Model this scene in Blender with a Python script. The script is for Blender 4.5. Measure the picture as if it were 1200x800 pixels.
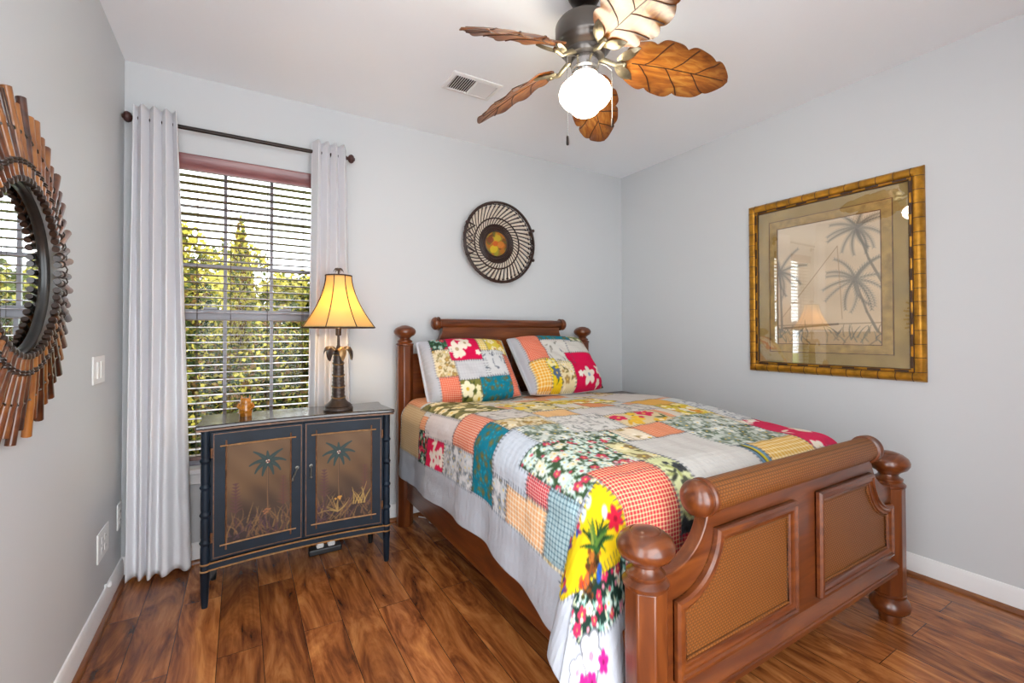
import bpy, bmesh, math, random
import numpy as np
from mathutils import Vector, Matrix

# ------------------------------------------------------------------ clear
for o in list(bpy.data.objects):
    bpy.data.objects.remove(o, do_unlink=True)
SC = bpy.context.scene
COL = SC.collection
PI = math.pi

# ------------------------------------------------------------------ camera / light / exposure
ROOM_W, ROOM_H, BACK = 3.2086, 2.44, -3.25
cam_data = bpy.data.cameras.new('camera')
cam_data.sensor_fit = 'HORIZONTAL'
cam_data.sensor_width = 36.0
cam_data.lens = 529.57 / 1200.0 * 36.0
cam_data.shift_y = -15.349 / 1200.0
cam_data.clip_start = 0.02
cam = bpy.data.objects.new('camera', cam_data)
COL.objects.link(cam)
yaw, pitch, roll = 0.54005, 0.011807, -0.002165
fw = Vector((math.sin(yaw) * math.cos(pitch), math.cos(yaw) * math.cos(pitch), math.sin(pitch)))
rt = Vector((math.cos(yaw), -math.sin(yaw), 0.0))
up = rt.cross(fw)
r2 = rt * math.cos(roll) + up * math.sin(roll)
u2 = -rt * math.sin(roll) + up * math.cos(roll)
M3 = Matrix((r2, u2, -fw)).transposed()
cam.matrix_world = Matrix.Translation((0.47793, -2.76807, 1.13978)) @ M3.to_4x4()
SC.camera = cam

SC.view_settings.view_transform = 'Standard'
SC.view_settings.look = 'None'
SC.view_settings.gamma = 1.0
SC.view_settings.use_curve_mapping = False
SC.view_settings.exposure = 1.40

WORLD_STRENGTH = 2.85
SUN_STRENGTH = 2.6
GLOBE_STRENGTH = 9.0
LAMP_WATTS = 1.2

world = bpy.data.worlds.new('sky')
SC.world = world
world.use_nodes = True
wn = world.node_tree
bg = wn.nodes['Background']
bg.inputs['Color'].default_value = (0.93, 0.965, 1.0, 1.0)
bg.inputs['Strength'].default_value = WORLD_STRENGTH

sun_d = bpy.data.lights.new('sun', 'SUN')
sun_d.energy = SUN_STRENGTH
sun_d.angle = math.radians(0.6)
sun_d.color = (1.0, 0.93, 0.80)
sun = bpy.data.objects.new('sun', sun_d)
COL.objects.link(sun)
sun.rotation_euler = Vector((0.72, -0.06, -0.66)).to_track_quat('-Z', 'Y').to_euler()

try:
    SC.cycles.use_denoising = True
    SC.cycles.max_bounces = 10
    SC.cycles.diffuse_bounces = 6
    SC.cycles.transparent_max_bounces = 16
    SC.cycles.caustics_reflective = False
    SC.cycles.caustics_refractive = False
    SC.cycles.sample_clamp_indirect = 8.0
except Exception:
    pass


# ------------------------------------------------------------------ helpers
def lin(c):
    if isinstance(c, str):
        c = c.lstrip('#')
        c = [int(c[i:i + 2], 16) / 255.0 for i in (0, 2, 4)]
    return tuple(x / 12.92 if x <= 0.04045 else ((x + 0.055) / 1.055) ** 2.4 for x in c)


def srgb(h):
    h = h.lstrip('#')
    return np.array([int(h[i:i + 2], 16) / 255.0 for i in (0, 2, 4)])


def tag(o, label=None, cat=None, group=None, kind=None):
    if label: o['label'] = label
    if cat: o['category'] = cat
    if group: o['group'] = group
    if kind: o['kind'] = kind
    return o


def empty(name, loc, label=None, cat=None, group=None, kind=None):
    o = bpy.data.objects.new(name, None)
    o.empty_display_size = 0.05
    COL.objects.link(o)
    o.location = loc
    return tag(o, label, cat, group, kind)


def wloc(o):
    v = Vector((0, 0, 0))
    while o is not None:
        v = v + o.location
        o = o.parent
    return v


class MB:
    """collects shapes in world coordinates and links them as one mesh object"""
    def __init__(self):
        self.v = []; self.f = []; self.m = []

    def add(self, vs, fs, mi=0):
        b = len(self.v)
        self.v.extend([tuple(x) for x in vs])
        self.f.extend([tuple(i + b for i in f) for f in fs])
        self.m.extend([mi] * len(fs))
        return self

    def box(self, c, s, mi=0, rot=None):
        x, y, z = s[0] / 2, s[1] / 2, s[2] / 2
        vs = [Vector(p) for p in ((-x, -y, -z), (x, -y, -z), (x, y, -z), (-x, y, -z), (-x, -y, z), (x, -y, z), (x, y, z), (-x, y, z))]
        if rot is not None:
            vs = [rot @ v for v in vs]
        vs = [v + Vector(c) for v in vs]
        return self.add(vs, [(0, 3, 2, 1), (4, 5, 6, 7), (0, 1, 5, 4), (1, 2, 6, 5), (2, 3, 7, 6), (3, 0, 4, 7)], mi)

    def bb(self, x0, x1, y0, y1, z0, z1, mi=0):
        return self.box(((x0 + x1) / 2, (y0 + y1) / 2, (z0 + z1) / 2), (x1 - x0, y1 - y0, z1 - z0), mi)

    def lathe(self, prof, c, n=24, mi=0, axis=None):
        """prof: list of (radius, height along axis)"""
        A = Matrix.Identity(3) if axis is None else Vector((0, 0, 1)).rotation_difference(Vector(axis).normalized()).to_matrix()
        vs = []; fs = []
        k = len(prof)
        for i in range(n):
            a = 2 * PI * i / n
            for r, h in prof:
                vs.append(A @ Vector((r * math.cos(a), r * math.sin(a), h)) + Vector(c))
        for i in range(n):
            j = (i + 1) % n
            for q in range(k - 1):
                fs.append((i * k + q, j * k + q, j * k + q + 1, i * k + q + 1))
        ring_ = prof[0] == prof[-1]
        if prof[0][0] > 1e-6 and not ring_: fs.append(tuple(i * k for i in reversed(range(n))))
        if prof[-1][0] > 1e-6 and not ring_: fs.append(tuple(i * k + k - 1 for i in range(n)))
        return self.add(vs, fs, mi)

    def cyl(self, p0, p1, r0, r1=None, n=16, mi=0):
        p0 = Vector(p0); p1 = Vector(p1)
        r1 = r0 if r1 is None else r1
        L = (p1 - p0).length
        return self.lathe([(r0, 0), (r1, L)], p0, n, mi, p1 - p0)

    def tube(self, pts, r, n=8, mi=0, closed=False, caps=True):
        pts = [Vector(p) for p in pts]
        N = len(pts)
        rs = r if isinstance(r, (list, tuple)) else [r] * N
        vs = []; fs = []
        up_ = None
        for i, p in enumerate(pts):
            a = pts[(i - 1) % N] if (closed or i > 0) else p
            b = pts[(i + 1) % N] if (closed or i < N - 1) else p
            t = (b - a).normalized()
            if up_ is None:
                ref = Vector((0, 0, 1)) if abs(t.z) < 0.9 else Vector((1, 0, 0))
                up_ = (ref - t * ref.dot(t)).normalized()
            else:
                up_ = (up_ - t * up_.dot(t))
                if up_.length < 1e-6: up_ = t.orthogonal()
                up_.normalize()
            s = t.cross(up_)
            for k in range(n):
                q = 2 * PI * k / n
                vs.append(p + (up_ * math.cos(q) + s * math.sin(q)) * rs[i])
        M = N if closed else N - 1
        for i in range(M):
            j = (i + 1) % N
            for k in range(n):
                l = (k + 1) % n
                fs.append((i * n + k, i * n + l, j * n + l, j * n + k))
        if caps and not closed:
            fs.append(tuple(reversed(range(n))))
            fs.append(tuple((N - 1) * n + k for k in range(n)))
        return self.add(vs, fs, mi)

    def sphere(self, c, r, n=16, mi=0, sc=(1, 1, 1)):
        prof = [(max(1e-7, r * math.sin(PI * i / n)), -r * math.cos(PI * i / n)) for i in range(n + 1)]
        b = len(self.v)
        self.lathe(prof, (0, 0, 0), n * 2, mi)
        for i in range(b, len(self.v)):
            x = self.v[i]
            self.v[i] = (x[0] * sc[0] + c[0], x[1] * sc[1] + c[1], x[2] * sc[2] + c[2])
        return self

    def prism(self, poly, fn, d0, d1, mi=0):
        """poly 2d points (ccw), fn(u, v, d) -> world point; extruded between depths d0 and d1"""
        n = len(poly)
        vs = [fn(u, v, d0) for u, v in poly] + [fn(u, v, d1) for u, v in poly]
        fs = [tuple(reversed(range(n))), tuple(range(n, 2 * n))]
        for i in range(n):
            j = (i + 1) % n
            fs.append((i, j, n + j, n + i))
        return self.add(vs, fs, mi)

    def sweep(self, path, prof, fn, closed=True, mi=0):
        """mitred sweep of prof (list of (o, h): offset inward, height) along a 2d path; fn(u, v, h) -> world"""
        N = len(path); k = len(prof)
        vs = []; fs = []
        P = [Vector((p[0], p[1])) for p in path]
        for i in range(N):
            a = P[(i - 1) % N]; b = P[(i + 1) % N]; p = P[i]
            if not closed and i == 0: d1 = d2 = (b - p).normalized()
            elif not closed and i == N - 1: d1 = d2 = (p - a).normalized()
            else: d1 = (p - a).normalized(); d2 = (b - p).normalized()
            n1 = Vector((-d1.y, d1.x)); n2 = Vector((-d2.y, d2.x))
            m = n1 + n2
            m = m / max(1e-6, m.dot(n1))
            for o_, h in prof:
                q = p + m * o_
                vs.append(fn(q.x, q.y, h))
        M = N if closed else N - 1
        for i in range(M):
            j = (i + 1) % N
            for q in range(k):
                w = (q + 1) % k
                fs.append((i * k + q, j * k + q, j * k + w, i * k + w))
        if not closed:
            fs.append(tuple(range(k))); fs.append(tuple((N - 1) * k + q for q in reversed(range(k))))
        return self.add(vs, fs, mi)

    def build(self, name, mats, parent=None, smooth=40, bevel=0.0, loc=None, recalc=True):
        me = bpy.data.meshes.new(name)
        org = wloc(parent) if parent is not None else Vector((0, 0, 0))
        l = Vector((0, 0, 0))
        if loc is not None:
            l = Vector(loc) - org
            org = Vector(loc)
        me.from_pydata([(a[0] - org.x, a[1] - org.y, a[2] - org.z) for a in self.v], [], self.f)
        if not isinstance(mats, (list, tuple)): mats = [mats]
        for m in mats: me.materials.append(m)
        if len(mats) > 1: me.polygons.foreach_set('material_index', self.m)
        if recalc:
            bm = bmesh.new(); bm.from_mesh(me)
            bmesh.ops.recalc_face_normals(bm, faces=bm.faces)
            bm.to_mesh(me); bm.free()
        if smooth:
            me.polygons.foreach_set('use_smooth', [True] * len(me.polygons))
            me.set_sharp_from_angle(angle=math.radians(smooth))
        me.update()
        o = bpy.data.objects.new(name, me)
        COL.objects.link(o)
        o.location = l
        if parent is not None: o.parent = parent
        if bevel:
            b = o.modifiers.new('bevel', 'BEVEL')
            b.width = bevel; b.segments = 2; b.limit_method = 'ANGLE'; b.angle_limit = math.radians(40)
            b.harden_normals = False
        return o


def grid_obj(name, P, mats, parent=None, loc=None, cols=None, uv=None, attrs=None, smooth=True, flip=False, wrap=False):
    """P: (ny, nx, 3) array in world coordinates"""
    ny, nx = P.shape[:2]
    org = wloc(parent) if parent is not None else Vector((0, 0, 0))
    l = Vector((0, 0, 0))
    if loc is not None:
        l = Vector(loc) - org; org = Vector(loc)
    V = (P.reshape(-1, 3) - np.array(org)).astype(np.float32)
    idx = np.arange(ny * nx).reshape(ny, nx)
    if wrap:
        nxt = np.roll(idx, -1, 1)
        q = np.stack([idx[:-1], nxt[:-1], nxt[1:], idx[1:]], -1).reshape(-1, 4)
    else:
        q = np.stack([idx[:-1, :-1], idx[:-1, 1:], idx[1:, 1:], idx[1:, :-1]], -1).reshape(-1, 4)
    if flip: q = q[:, ::-1]
    me = bpy.data.meshes.new(name)
    nf = len(q)
    me.vertices.add(len(V)); me.vertices.foreach_set('co', V.ravel())
    me.loops.add(nf * 4); me.loops.foreach_set('vertex_index', q.ravel().astype(np.int32))
    me.polygons.add(nf)
    me.polygons.foreach_set('loop_start', np.arange(0, nf * 4, 4, dtype=np.int32))
    me.polygons.foreach_set('loop_total', np.full(nf, 4, dtype=np.int32))
    me.update(calc_edges=True)
    me.validate()
    if smooth: me.polygons.foreach_set('use_smooth', np.ones(nf, dtype=bool))
    if not isinstance(mats, (list, tuple)): mats = [mats]
    for m in mats: me.materials.append(m)
    for nm, C in (cols or {}).items():
        C = np.clip(C, 0, 1)
        L = np.where(C <= 0.04045, C / 12.92, ((C + 0.055) / 1.055) ** 2.4).reshape(-1, 3)
        a = me.attributes.new(nm, 'FLOAT_COLOR', 'POINT')
        a.data.foreach_set('color', np.concatenate([L, np.ones((len(L), 1))], 1).astype(np.float32).ravel())
    for nm, A in (attrs or {}).items():
        a = me.attributes.new(nm, 'FLOAT', 'POINT')
        a.data.foreach_set('value', A.astype(np.float32).ravel())
    if uv is not None:
        l_ = me.uv_layers.new(name='UVMap')
        l_.data.foreach_set('uv', uv.reshape(-1, 2)[q.ravel()].astype(np.float32).ravel())
    o = bpy.data.objects.new(name, me)
    COL.objects.link(o); o.location = l
    if parent is not None: o.parent = parent
    return o


# ------------------------------------------------------------------ materials
def newmat(name):
    m = bpy.data.materials.new(name)
    m.use_nodes = True
    nt = m.node_tree
    return m, nt, nt.nodes['Principled BSDF']


def N(nt, typ, **kw):
    n = nt.nodes.new(typ)
    for k, v in kw.items():
        setattr(n, k, v)
    return n


def plain(name, col, rough=0.5, metal=0.0, spec=0.5, bump=0.0, bscale=80.0, var=0.0, vscale=6.0, coat=0.0):
    m, nt, b = newmat(name)
    c = lin(col)
    b.inputs['Base Color'].default_value = (*c, 1)
    b.inputs['Roughness'].default_value = rough
    b.inputs['Metallic'].default_value = metal
    b.inputs['Specular IOR Level'].default_value = spec
    b.inputs['Coat Weight'].default_value = coat
    b.inputs['Coat Roughness'].default_value = 0.12
    tc = N(nt, 'ShaderNodeTexCoord')
    nz = N(nt, 'ShaderNodeTexNoise')
    nz.inputs['Scale'].default_value = vscale
    nz.inputs['Detail'].default_value = 4
    nt.links.new(tc.outputs['Object'], nz.inputs['Vector'])
    rp = N(nt, 'ShaderNodeValToRGB')
    lo = tuple(x * (1 - var) for x in c); hi = tuple(min(1, x * (1 + var)) for x in c)
    rp.color_ramp.elements[0].position = 0.3; rp.color_ramp.elements[0].color = (*lo, 1)
    rp.color_ramp.elements[1].position = 0.7; rp.color_ramp.elements[1].color = (*hi, 1)
    nt.links.new(nz.outputs['Fac'], rp.inputs['Fac'])
    nt.links.new(rp.outputs['Color'], b.inputs['Base Color'])
    if bump:
        nb = N(nt, 'ShaderNodeTexNoise'); nb.inputs['Scale'].default_value = bscale; nb.inputs['Detail'].default_value = 3
        nt.links.new(tc.outputs['Object'], nb.inputs['Vector'])
        bp = N(nt, 'ShaderNodeBump'); bp.inputs['Strength'].default_value = bump; bp.inputs['Distance'].default_value = 0.004
        nt.links.new(nb.outputs['Fac'], bp.inputs['Height']); nt.links.new(bp.outputs['Normal'], b.inputs['Normal'])
    return m


def wood(name, dark, mid, light, axis='X', rough=0.3, scale=1.0, coat=0.3):
    m, nt, b = newmat(name)
    tc = N(nt, 'ShaderNodeTexCoord')
    mp = N(nt, 'ShaderNodeMapping')
    s = {'X': (1.5, 14, 14), 'Y': (14, 1.5, 14), 'Z': (14, 14, 1.5)}[axis]
    mp.inputs['Scale'].default_value = tuple(x * scale for x in s)
    nt.links.new(tc.outputs['Object'], mp.inputs['Vector'])
    nz = N(nt, 'ShaderNodeTexNoise'); nz.inputs['Scale'].default_value = 2.2; nz.inputs['Detail'].default_value = 6; nz.inputs['Distortion'].default_value = 1.2
    nt.links.new(mp.outputs['Vector'], nz.inputs['Vector'])
    rp = N(nt, 'ShaderNodeValToRGB')
    e = rp.color_ramp.elements
    e[0].position = 0.25; e[0].color = (*lin(dark), 1)
    e[1].position = 0.78; e[1].color = (*lin(light), 1)
    x = e.new(0.5); x.color = (*lin(mid), 1)
    nt.links.new(nz.outputs['Fac'], rp.inputs['Fac'])
    nt.links.new(rp.outputs['Color'], b.inputs['Base Color'])
    b.inputs['Roughness'].default_value = rough
    b.inputs['Coat Weight'].default_value = coat; b.inputs['Coat Roughness'].default_value = 0.15
    bp = N(nt, 'ShaderNodeBump'); bp.inputs['Strength'].default_value = 0.06; bp.inputs['Distance'].default_value = 0.002
    nt.links.new(nz.outputs['Fac'], bp.inputs['Height']); nt.links.new(bp.outputs['Normal'], b.inputs['Normal'])
    return m


def floor_mat():
    m, nt, b = newmat('laminate_planks')
    tc = N(nt, 'ShaderNodeTexCoord')
    mp = N(nt, 'ShaderNodeMapping')
    mp.inputs['Rotation'].default_value = (0, 0, PI / 2)
    mp.inputs['Location'].default_value = (0.35, 0.01, 0)
    nt.links.new(tc.outputs['Object'], mp.inputs['Vector'])
    br = N(nt, 'ShaderNodeTexBrick')
    br.offset = 0.37; br.offset_frequency = 2; br.squash = 1.0
    br.inputs['Scale'].default_value = 1.0
    br.inputs['Brick Width'].default_value = 1.21
    br.inputs['Row Height'].default_value = 0.14
    br.inputs['Mortar Size'].default_value = 0.0012
    br.inputs['Mortar Smooth'].default_value = 0.2
    br.inputs['Bias'].default_value = 0.0
    br.inputs['Color1'].default_value = (0.0, 0.0, 0.0, 1)
    br.inputs['Color2'].default_value = (1.0, 1.0, 1.0, 1)
    br.inputs['Mortar'].default_value = (0.5, 0.5, 0.5, 1)
    nt.links.new(mp.outputs['Vector'], br.inputs['Vector'])
    # grain : long along y, shifted per plank
    mg = N(nt, 'ShaderNodeMapping'); mg.inputs['Scale'].default_value = (5.0, 1.1, 1)
    ad = N(nt, 'ShaderNodeVectorMath', operation='ADD')
    sc = N(nt, 'ShaderNodeVectorMath', operation='SCALE'); sc.inputs['Scale'].default_value = 7.0
    nt.links.new(br.outputs['Color'], sc.inputs[0])
    nt.links.new(tc.outputs['Object'], ad.inputs[0]); nt.links.new(sc.outputs['Vector'], ad.inputs[1])
    nt.links.new(ad.outputs['Vector'], mg.inputs['Vector'])
    nz = N(nt, 'ShaderNodeTexNoise'); nz.inputs['Scale'].default_value = 1.7; nz.inputs['Detail'].default_value = 7; nz.inputs['Distortion'].default_value = 2.2; nz.inputs['Roughness'].default_value = 0.62
    nt.links.new(mg.outputs['Vector'], nz.inputs['Vector'])
    mg2 = N(nt, 'ShaderNodeMapping'); mg2.inputs['Scale'].default_value = (90.0, 5, 1)
    nt.links.new(ad.outputs['Vector'], mg2.inputs['Vector'])
    n2 = N(nt, 'ShaderNodeTexNoise'); n2.inputs['Scale'].default_value = 1.0; n2.inputs['Detail'].default_value = 3
    nt.links.new(mg2.outputs['Vector'], n2.inputs['Vector'])
    mx = N(nt, 'ShaderNodeMath', operation='MULTIPLY_ADD'); mx.inputs[1].default_value = 0.22; 
    nt.links.new(n2.outputs['Fac'], mx.inputs[0]); nt.links.new(nz.outputs['Fac'], mx.inputs[2])
    rp = N(nt, 'ShaderNodeValToRGB')
    e = rp.color_ramp.elements
    e[0].position = 0.40; e[0].color = (*lin('#43220f'), 1)
    e[1].position = 0.82; e[1].color = (*lin('#cf8a4e'), 1)
    x = e.new(0.54); x.color = (*lin('#864b26'), 1)
    x = e.new(0.66); x.color = (*lin('#aa6836'), 1)
    nt.links.new(mx.outputs['Value'], rp.inputs['Fac'])
    # plank tint
    tint = N(nt, 'ShaderNodeMixRGB', blend_type='MULTIPLY'); tint.inputs['Fac'].default_value = 1.0
    tr = N(nt, 'ShaderNodeValToRGB')
    tr.color_ramp.elements[0].color = (0.72, 0.70, 0.68, 1); tr.color_ramp.elements[1].color = (1.18, 1.15, 1.1, 1)
    nt.links.new(br.outputs['Color'], tr.inputs['Fac'])
    nt.links.new(rp.outputs['Color'], tint.inputs['Color1']); nt.links.new(tr.outputs['Color'], tint.inputs['Color2'])
    seam = N(nt, 'ShaderNodeMixRGB'); seam.inputs['Color2'].default_value = (*lin('#2a1610'), 1)
    nt.links.new(br.outputs['Fac'], seam.inputs['Fac']); nt.links.new(tint.outputs['Color'], seam.inputs['Color1'])
    nt.links.new(seam.outputs['Color'], b.inputs['Base Color'])
    b.inputs['Roughness'].default_value = 0.27
    b.inputs['Specular IOR Level'].default_value = 0.5
    bp = N(nt, 'ShaderNodeBump'); bp.inputs['Strength'].default_value = 0.12; bp.inputs['Distance'].default_value = 0.003
    nt.links.new(mx.outputs['Value'], bp.inputs['Height']); nt.links.new(bp.outputs['Normal'], b.inputs['Normal'])
    return m


def painted(name, rough=0.8, bump=0.0, coat=0.0, spec=0.3, weave=0.0):
    """base colour from the 'Col' attribute; woven checks from 'Lin' / 'Per' through the uv (metres)"""
    m, nt, b = newmat(name)
    a = N(nt, 'ShaderNodeAttribute', attribute_name='Col')
    out = a.outputs['Color']
    if weave:
        l = N(nt, 'ShaderNodeAttribute', attribute_name='Lin')
        p = N(nt, 'ShaderNodeAttribute', attribute_name='Per')
        uv = N(nt, 'ShaderNodeUVMap', uv_map='UVMap')
        sp = N(nt, 'ShaderNodeSeparateXYZ')
        nt.links.new(uv.outputs['UV'], sp.inputs['Vector'])
        fs = []
        for ax in ('X', 'Y'):
            d = N(nt, 'ShaderNodeMath', operation='DIVIDE')
            nt.links.new(sp.outputs[ax], d.inputs[0]); nt.links.new(p.outputs['Fac'], d.inputs[1])
            f = N(nt, 'ShaderNodeMath', operation='FRACT'); nt.links.new(d.outputs[0], f.inputs[0])
            g = N(nt, 'ShaderNodeMath', operation='LESS_THAN'); g.inputs[1].default_value = 0.36
            nt.links.new(f.outputs[0], g.inputs[0])
            fs.append(g)
        s = N(nt, 'ShaderNodeMath', operation='ADD'); nt.links.new(fs[0].outputs[0], s.inputs[0]); nt.links.new(fs[1].outputs[0], s.inputs[1])
        h = N(nt, 'ShaderNodeMath', operation='MULTIPLY'); h.inputs[1].default_value = 0.5; nt.links.new(s.outputs[0], h.inputs[0])
        mx = N(nt, 'ShaderNodeMixRGB'); nt.links.new(h.outputs[0], mx.inputs['Fac'])
        nt.links.new(a.outputs['Color'], mx.inputs['Color1']); nt.links.new(l.outputs['Color'], mx.inputs['Color2'])
        out = mx.outputs['Color']
    nt.links.new(out, b.inputs['Base Color'])
    b.inputs['Roughness'].default_value = rough
    b.inputs['Specular IOR Level'].default_value = spec
    b.inputs['Coat Weight'].default_value = coat
    if bump:
        tc = N(nt, 'ShaderNodeTexCoord')
        uv2 = tc.outputs['UV'] if weave else tc.outputs['Object']
        n1 = N(nt, 'ShaderNodeTexNoise'); n1.inputs['Scale'].default_value = 24; n1.inputs['Detail'].default_value = 3
        nt.links.new(uv2, n1.inputs['Vector'])
        ht = n1.outputs['Fac']
        if weave:
            wv = N(nt, 'ShaderNodeTexWave', wave_type='BANDS', bands_direction='Y'); wv.inputs['Scale'].default_value = 11.0; wv.inputs['Distortion'].default_value = 1.2; wv.inputs['Detail'].default_value = 1; wv.inputs['Detail Scale'].default_value = 4
            nt.links.new(uv2, wv.inputs['Vector'])
            ad = N(nt, 'ShaderNodeMath', operation='MULTIPLY_ADD'); ad.inputs[1].default_value = 0.14
            nt.links.new(wv.outputs['Fac'], ad.inputs[0]); nt.links.new(n1.outputs['Fac'], ad.inputs[2]); ht = ad.outputs[0]
        bp = N(nt, 'ShaderNodeBump'); bp.inputs['Strength'].default_value = bump; bp.inputs['Distance'].default_value = 0.012
        nt.links.new(ht, bp.inputs['Height']); nt.links.new(bp.outputs['Normal'], b.inputs['Normal'])
    return m


def thin_glass(name, tint=(0.98, 0.99, 0.985), refl=1.0, f0=0.03):
    m = bpy.data.materials.new(name); m.use_nodes = True
    nt = m.node_tree; nt.nodes.clear()
    o = N(nt, 'ShaderNodeOutputMaterial')
    t = N(nt, 'ShaderNodeBsdfTransparent'); t.inputs['Color'].default_value = (*tint, 1)
    g = N(nt, 'ShaderNodeBsdfGlossy'); g.inputs['Roughness'].default_value = 0.0
    g.inputs['Color'].default_value = (refl, refl, refl, 1)
    lw = N(nt, 'ShaderNodeLayerWeight'); lw.inputs['Blend'].default_value = 0.5
    pw = N(nt, 'ShaderNodeMath', operation='POWER'); pw.inputs[1].default_value = 4.0
    nt.links.new(lw.outputs['Facing'], pw.inputs[0])
    k = N(nt, 'ShaderNodeMath', operation='MULTIPLY_ADD'); k.inputs[1].default_value = 0.9; k.inputs[2].default_value = f0; k.use_clamp = True
    nt.links.new(pw.outputs[0], k.inputs[0])
    mx = N(nt, 'ShaderNodeMixShader')
    nt.links.new(k.outputs[0], mx.inputs[0]); nt.links.new(t.outputs[0], mx.inputs[1]); nt.links.new(g.outputs[0], mx.inputs[2])
    nt.links.new(mx.outputs[0], o.inputs['Surface'])
    return m


def translucent(name, col, tcol, mix=0.5, rough=0.9):
    m = bpy.data.materials.new(name); m.use_nodes = True
    nt = m.node_tree; nt.nodes.clear()
    o = N(nt, 'ShaderNodeOutputMaterial')
    d = N(nt, 'ShaderNodeBsdfDiffuse'); d.inputs['Color'].default_value = (*lin(col), 1)
    t = N(nt, 'ShaderNodeBsdfTranslucent'); t.inputs['Color'].default_value = (*lin(tcol), 1)
    mx = N(nt, 'ShaderNodeMixShader'); mx.inputs[0].default_value = mix
    tc = N(nt, 'ShaderNodeTexCoord')
    nz = N(nt, 'ShaderNodeTexNoise'); nz.inputs['Scale'].default_value = 220
    nt.links.new(tc.outputs['Object'], nz.inputs['Vector'])
    bp = N(nt, 'ShaderNodeBump'); bp.inputs['Strength'].default_value = 0.15; bp.inputs['Distance'].default_value = 0.001
    nt.links.new(nz.outputs['Fac'], bp.inputs['Height'])
    nt.links.new(bp.outputs['Normal'], d.inputs['Normal'])
    nt.links.new(d.outputs[0], mx.inputs[1]); nt.links.new(t.outputs[0], mx.inputs[2])
    nt.links.new(mx.outputs[0], o.inputs['Surface'])
    return m


def emit(name, col, strength):
    m = bpy.data.materials.new(name); m.use_nodes = True
    nt = m.node_tree; nt.nodes.clear()
    o = N(nt, 'ShaderNodeOutputMaterial')
    e = N(nt, 'ShaderNodeEmission'); e.inputs['Color'].default_value = (*col, 1); e.inputs['Strength'].default_value = strength
    nt.links.new(e.outputs[0], o.inputs['Surface'])
    return m


def cane_mat():
    m, nt, b = newmat('woven_cane')
    tc = N(nt, 'ShaderNodeTexCoord')
    sp = N(nt, 'ShaderNodeSeparateXYZ'); nt.links.new(tc.outputs['Object'], sp.inputs[0])
    def frac(out, per, off=0.0):
        d = N(nt, 'ShaderNodeMath', operation='MULTIPLY_ADD'); d.inputs[1].default_value = 1 / per; d.inputs[2].default_value = off
        nt.links.new(out, d.inputs[0])
        return d
    fz = frac(sp.outputs['Z'], 0.0075); fx = frac(sp.outputs['X'], 0.012)
    # brick-like weave: rows shifted every other row
    fl = N(nt, 'ShaderNodeMath', operation='FLOOR'); nt.links.new(fz.outputs[0], fl.inputs[0])
    hf = N(nt, 'ShaderNodeMath', operation='MULTIPLY_ADD'); hf.inputs[1].default_value = 0.5
    nt.links.new(fl.outputs[0], hf.inputs[0]); nt.links.new(fx.outputs[0], hf.inputs[2])
    a = N(nt, 'ShaderNodeMath', operation='FRACT'); nt.links.new(hf.outputs[0], a.inputs[0])
    c = N(nt, 'ShaderNodeMath', operation='FRACT'); nt.links.new(fz.outputs[0], c.inputs[0])
    def hump(x):
        s = N(nt, 'ShaderNodeMath', operation='SUBTRACT'); s.inputs[1].default_value = 0.5; nt.links.new(x.outputs[0], s.inputs[0])
        ab = N(nt, 'ShaderNodeMath', operation='ABSOLUTE'); nt.links.new(s.outputs[0], ab.inputs[0])
        k = N(nt, 'ShaderNodeMath', operation='MULTIPLY_ADD'); k.inputs[1].default_value = -2.0; k.inputs[2].default_value = 1.0
        nt.links.new(ab.outputs[0], k.inputs[0]); return k
    ha, hc = hump(a), hump(c)
    mn = N(nt, 'ShaderNodeMath', operation='MINIMUM'); nt.links.new(ha.outputs[0], mn.inputs[0]); nt.links.new(hc.outputs[0], mn.inputs[1])
    rp = N(nt, 'ShaderNodeValToRGB')
    rp.color_ramp.elements[0].position = 0.05; rp.color_ramp.elements[0].color = (*lin('#4a2810'), 1)
    rp.color_ramp.elements[1].position = 0.40; rp.color_ramp.elements[1].color = (*lin('#86501f'), 1)
    nt.links.new(mn.outputs[0], rp.inputs[0])
    nt.links.new(rp.outputs[0], b.inputs['Base Color'])
    b.inputs['Roughness'].default_value = 0.45
    bp = N(nt, 'ShaderNodeBump'); bp.inputs['Strength'].default_value = 0.5; bp.inputs['Distance'].default_value = 0.002
    nt.links.new(mn.outputs[0], bp.inputs['Height']); nt.links.new(bp.outputs['Normal'], b.inputs['Normal'])
    return m


M = {}
M['wall'] = plain('wall_paint', '#cbced0', 0.75, bump=0.04, bscale=160, spec=0.3)
M['ceiling'] = plain('ceiling_paint', '#eff3f7', 0.85, bump=0.10, bscale=60, spec=0.2)
M['white'] = plain('white_trim_paint', '#ececec', 0.35)
M['plate'] = plain('white_plastic', '#e6e6e4', 0.35)
M['floor'] = floor_mat()
M['shoe'] = wood('shoe_wood', '#5a2f18', '#7a4522', '#97602f', 'Y', 0.35)
M['bed'] = wood('bed_wood', '#431d0b', '#612f12', '#80461d', 'X', 0.28, 0.8, 0.35)
M['bedz'] = wood('bed_wood_upright', '#431d0b', '#612f12', '#80461d', 'Z', 0.28, 0.8, 0.35)
M['bedy'] = wood('bed_wood_long', '#431d0b', '#612f12', '#80461d', 'Y', 0.28, 0.8, 0.35)
M['cane'] = cane_mat()
M['curtain'] = translucent('curtain_cloth', '#eaeaed', '#e0e0e4', 0.14)
M['blind'] = wood('blind_wood', '#3d211a', '#563026', '#6d3d30', 'X', 0.30, 1.0, 0.5)
M['valance'] = wood('valance_wood', '#5f2f2e', '#7d4444', '#936059', 'X', 0.35, 0.6, 0.3)
M['bronze'] = plain('dark_bronze', '#2b2320', 0.35, 0.6, var=0.25, vscale=30)
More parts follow.
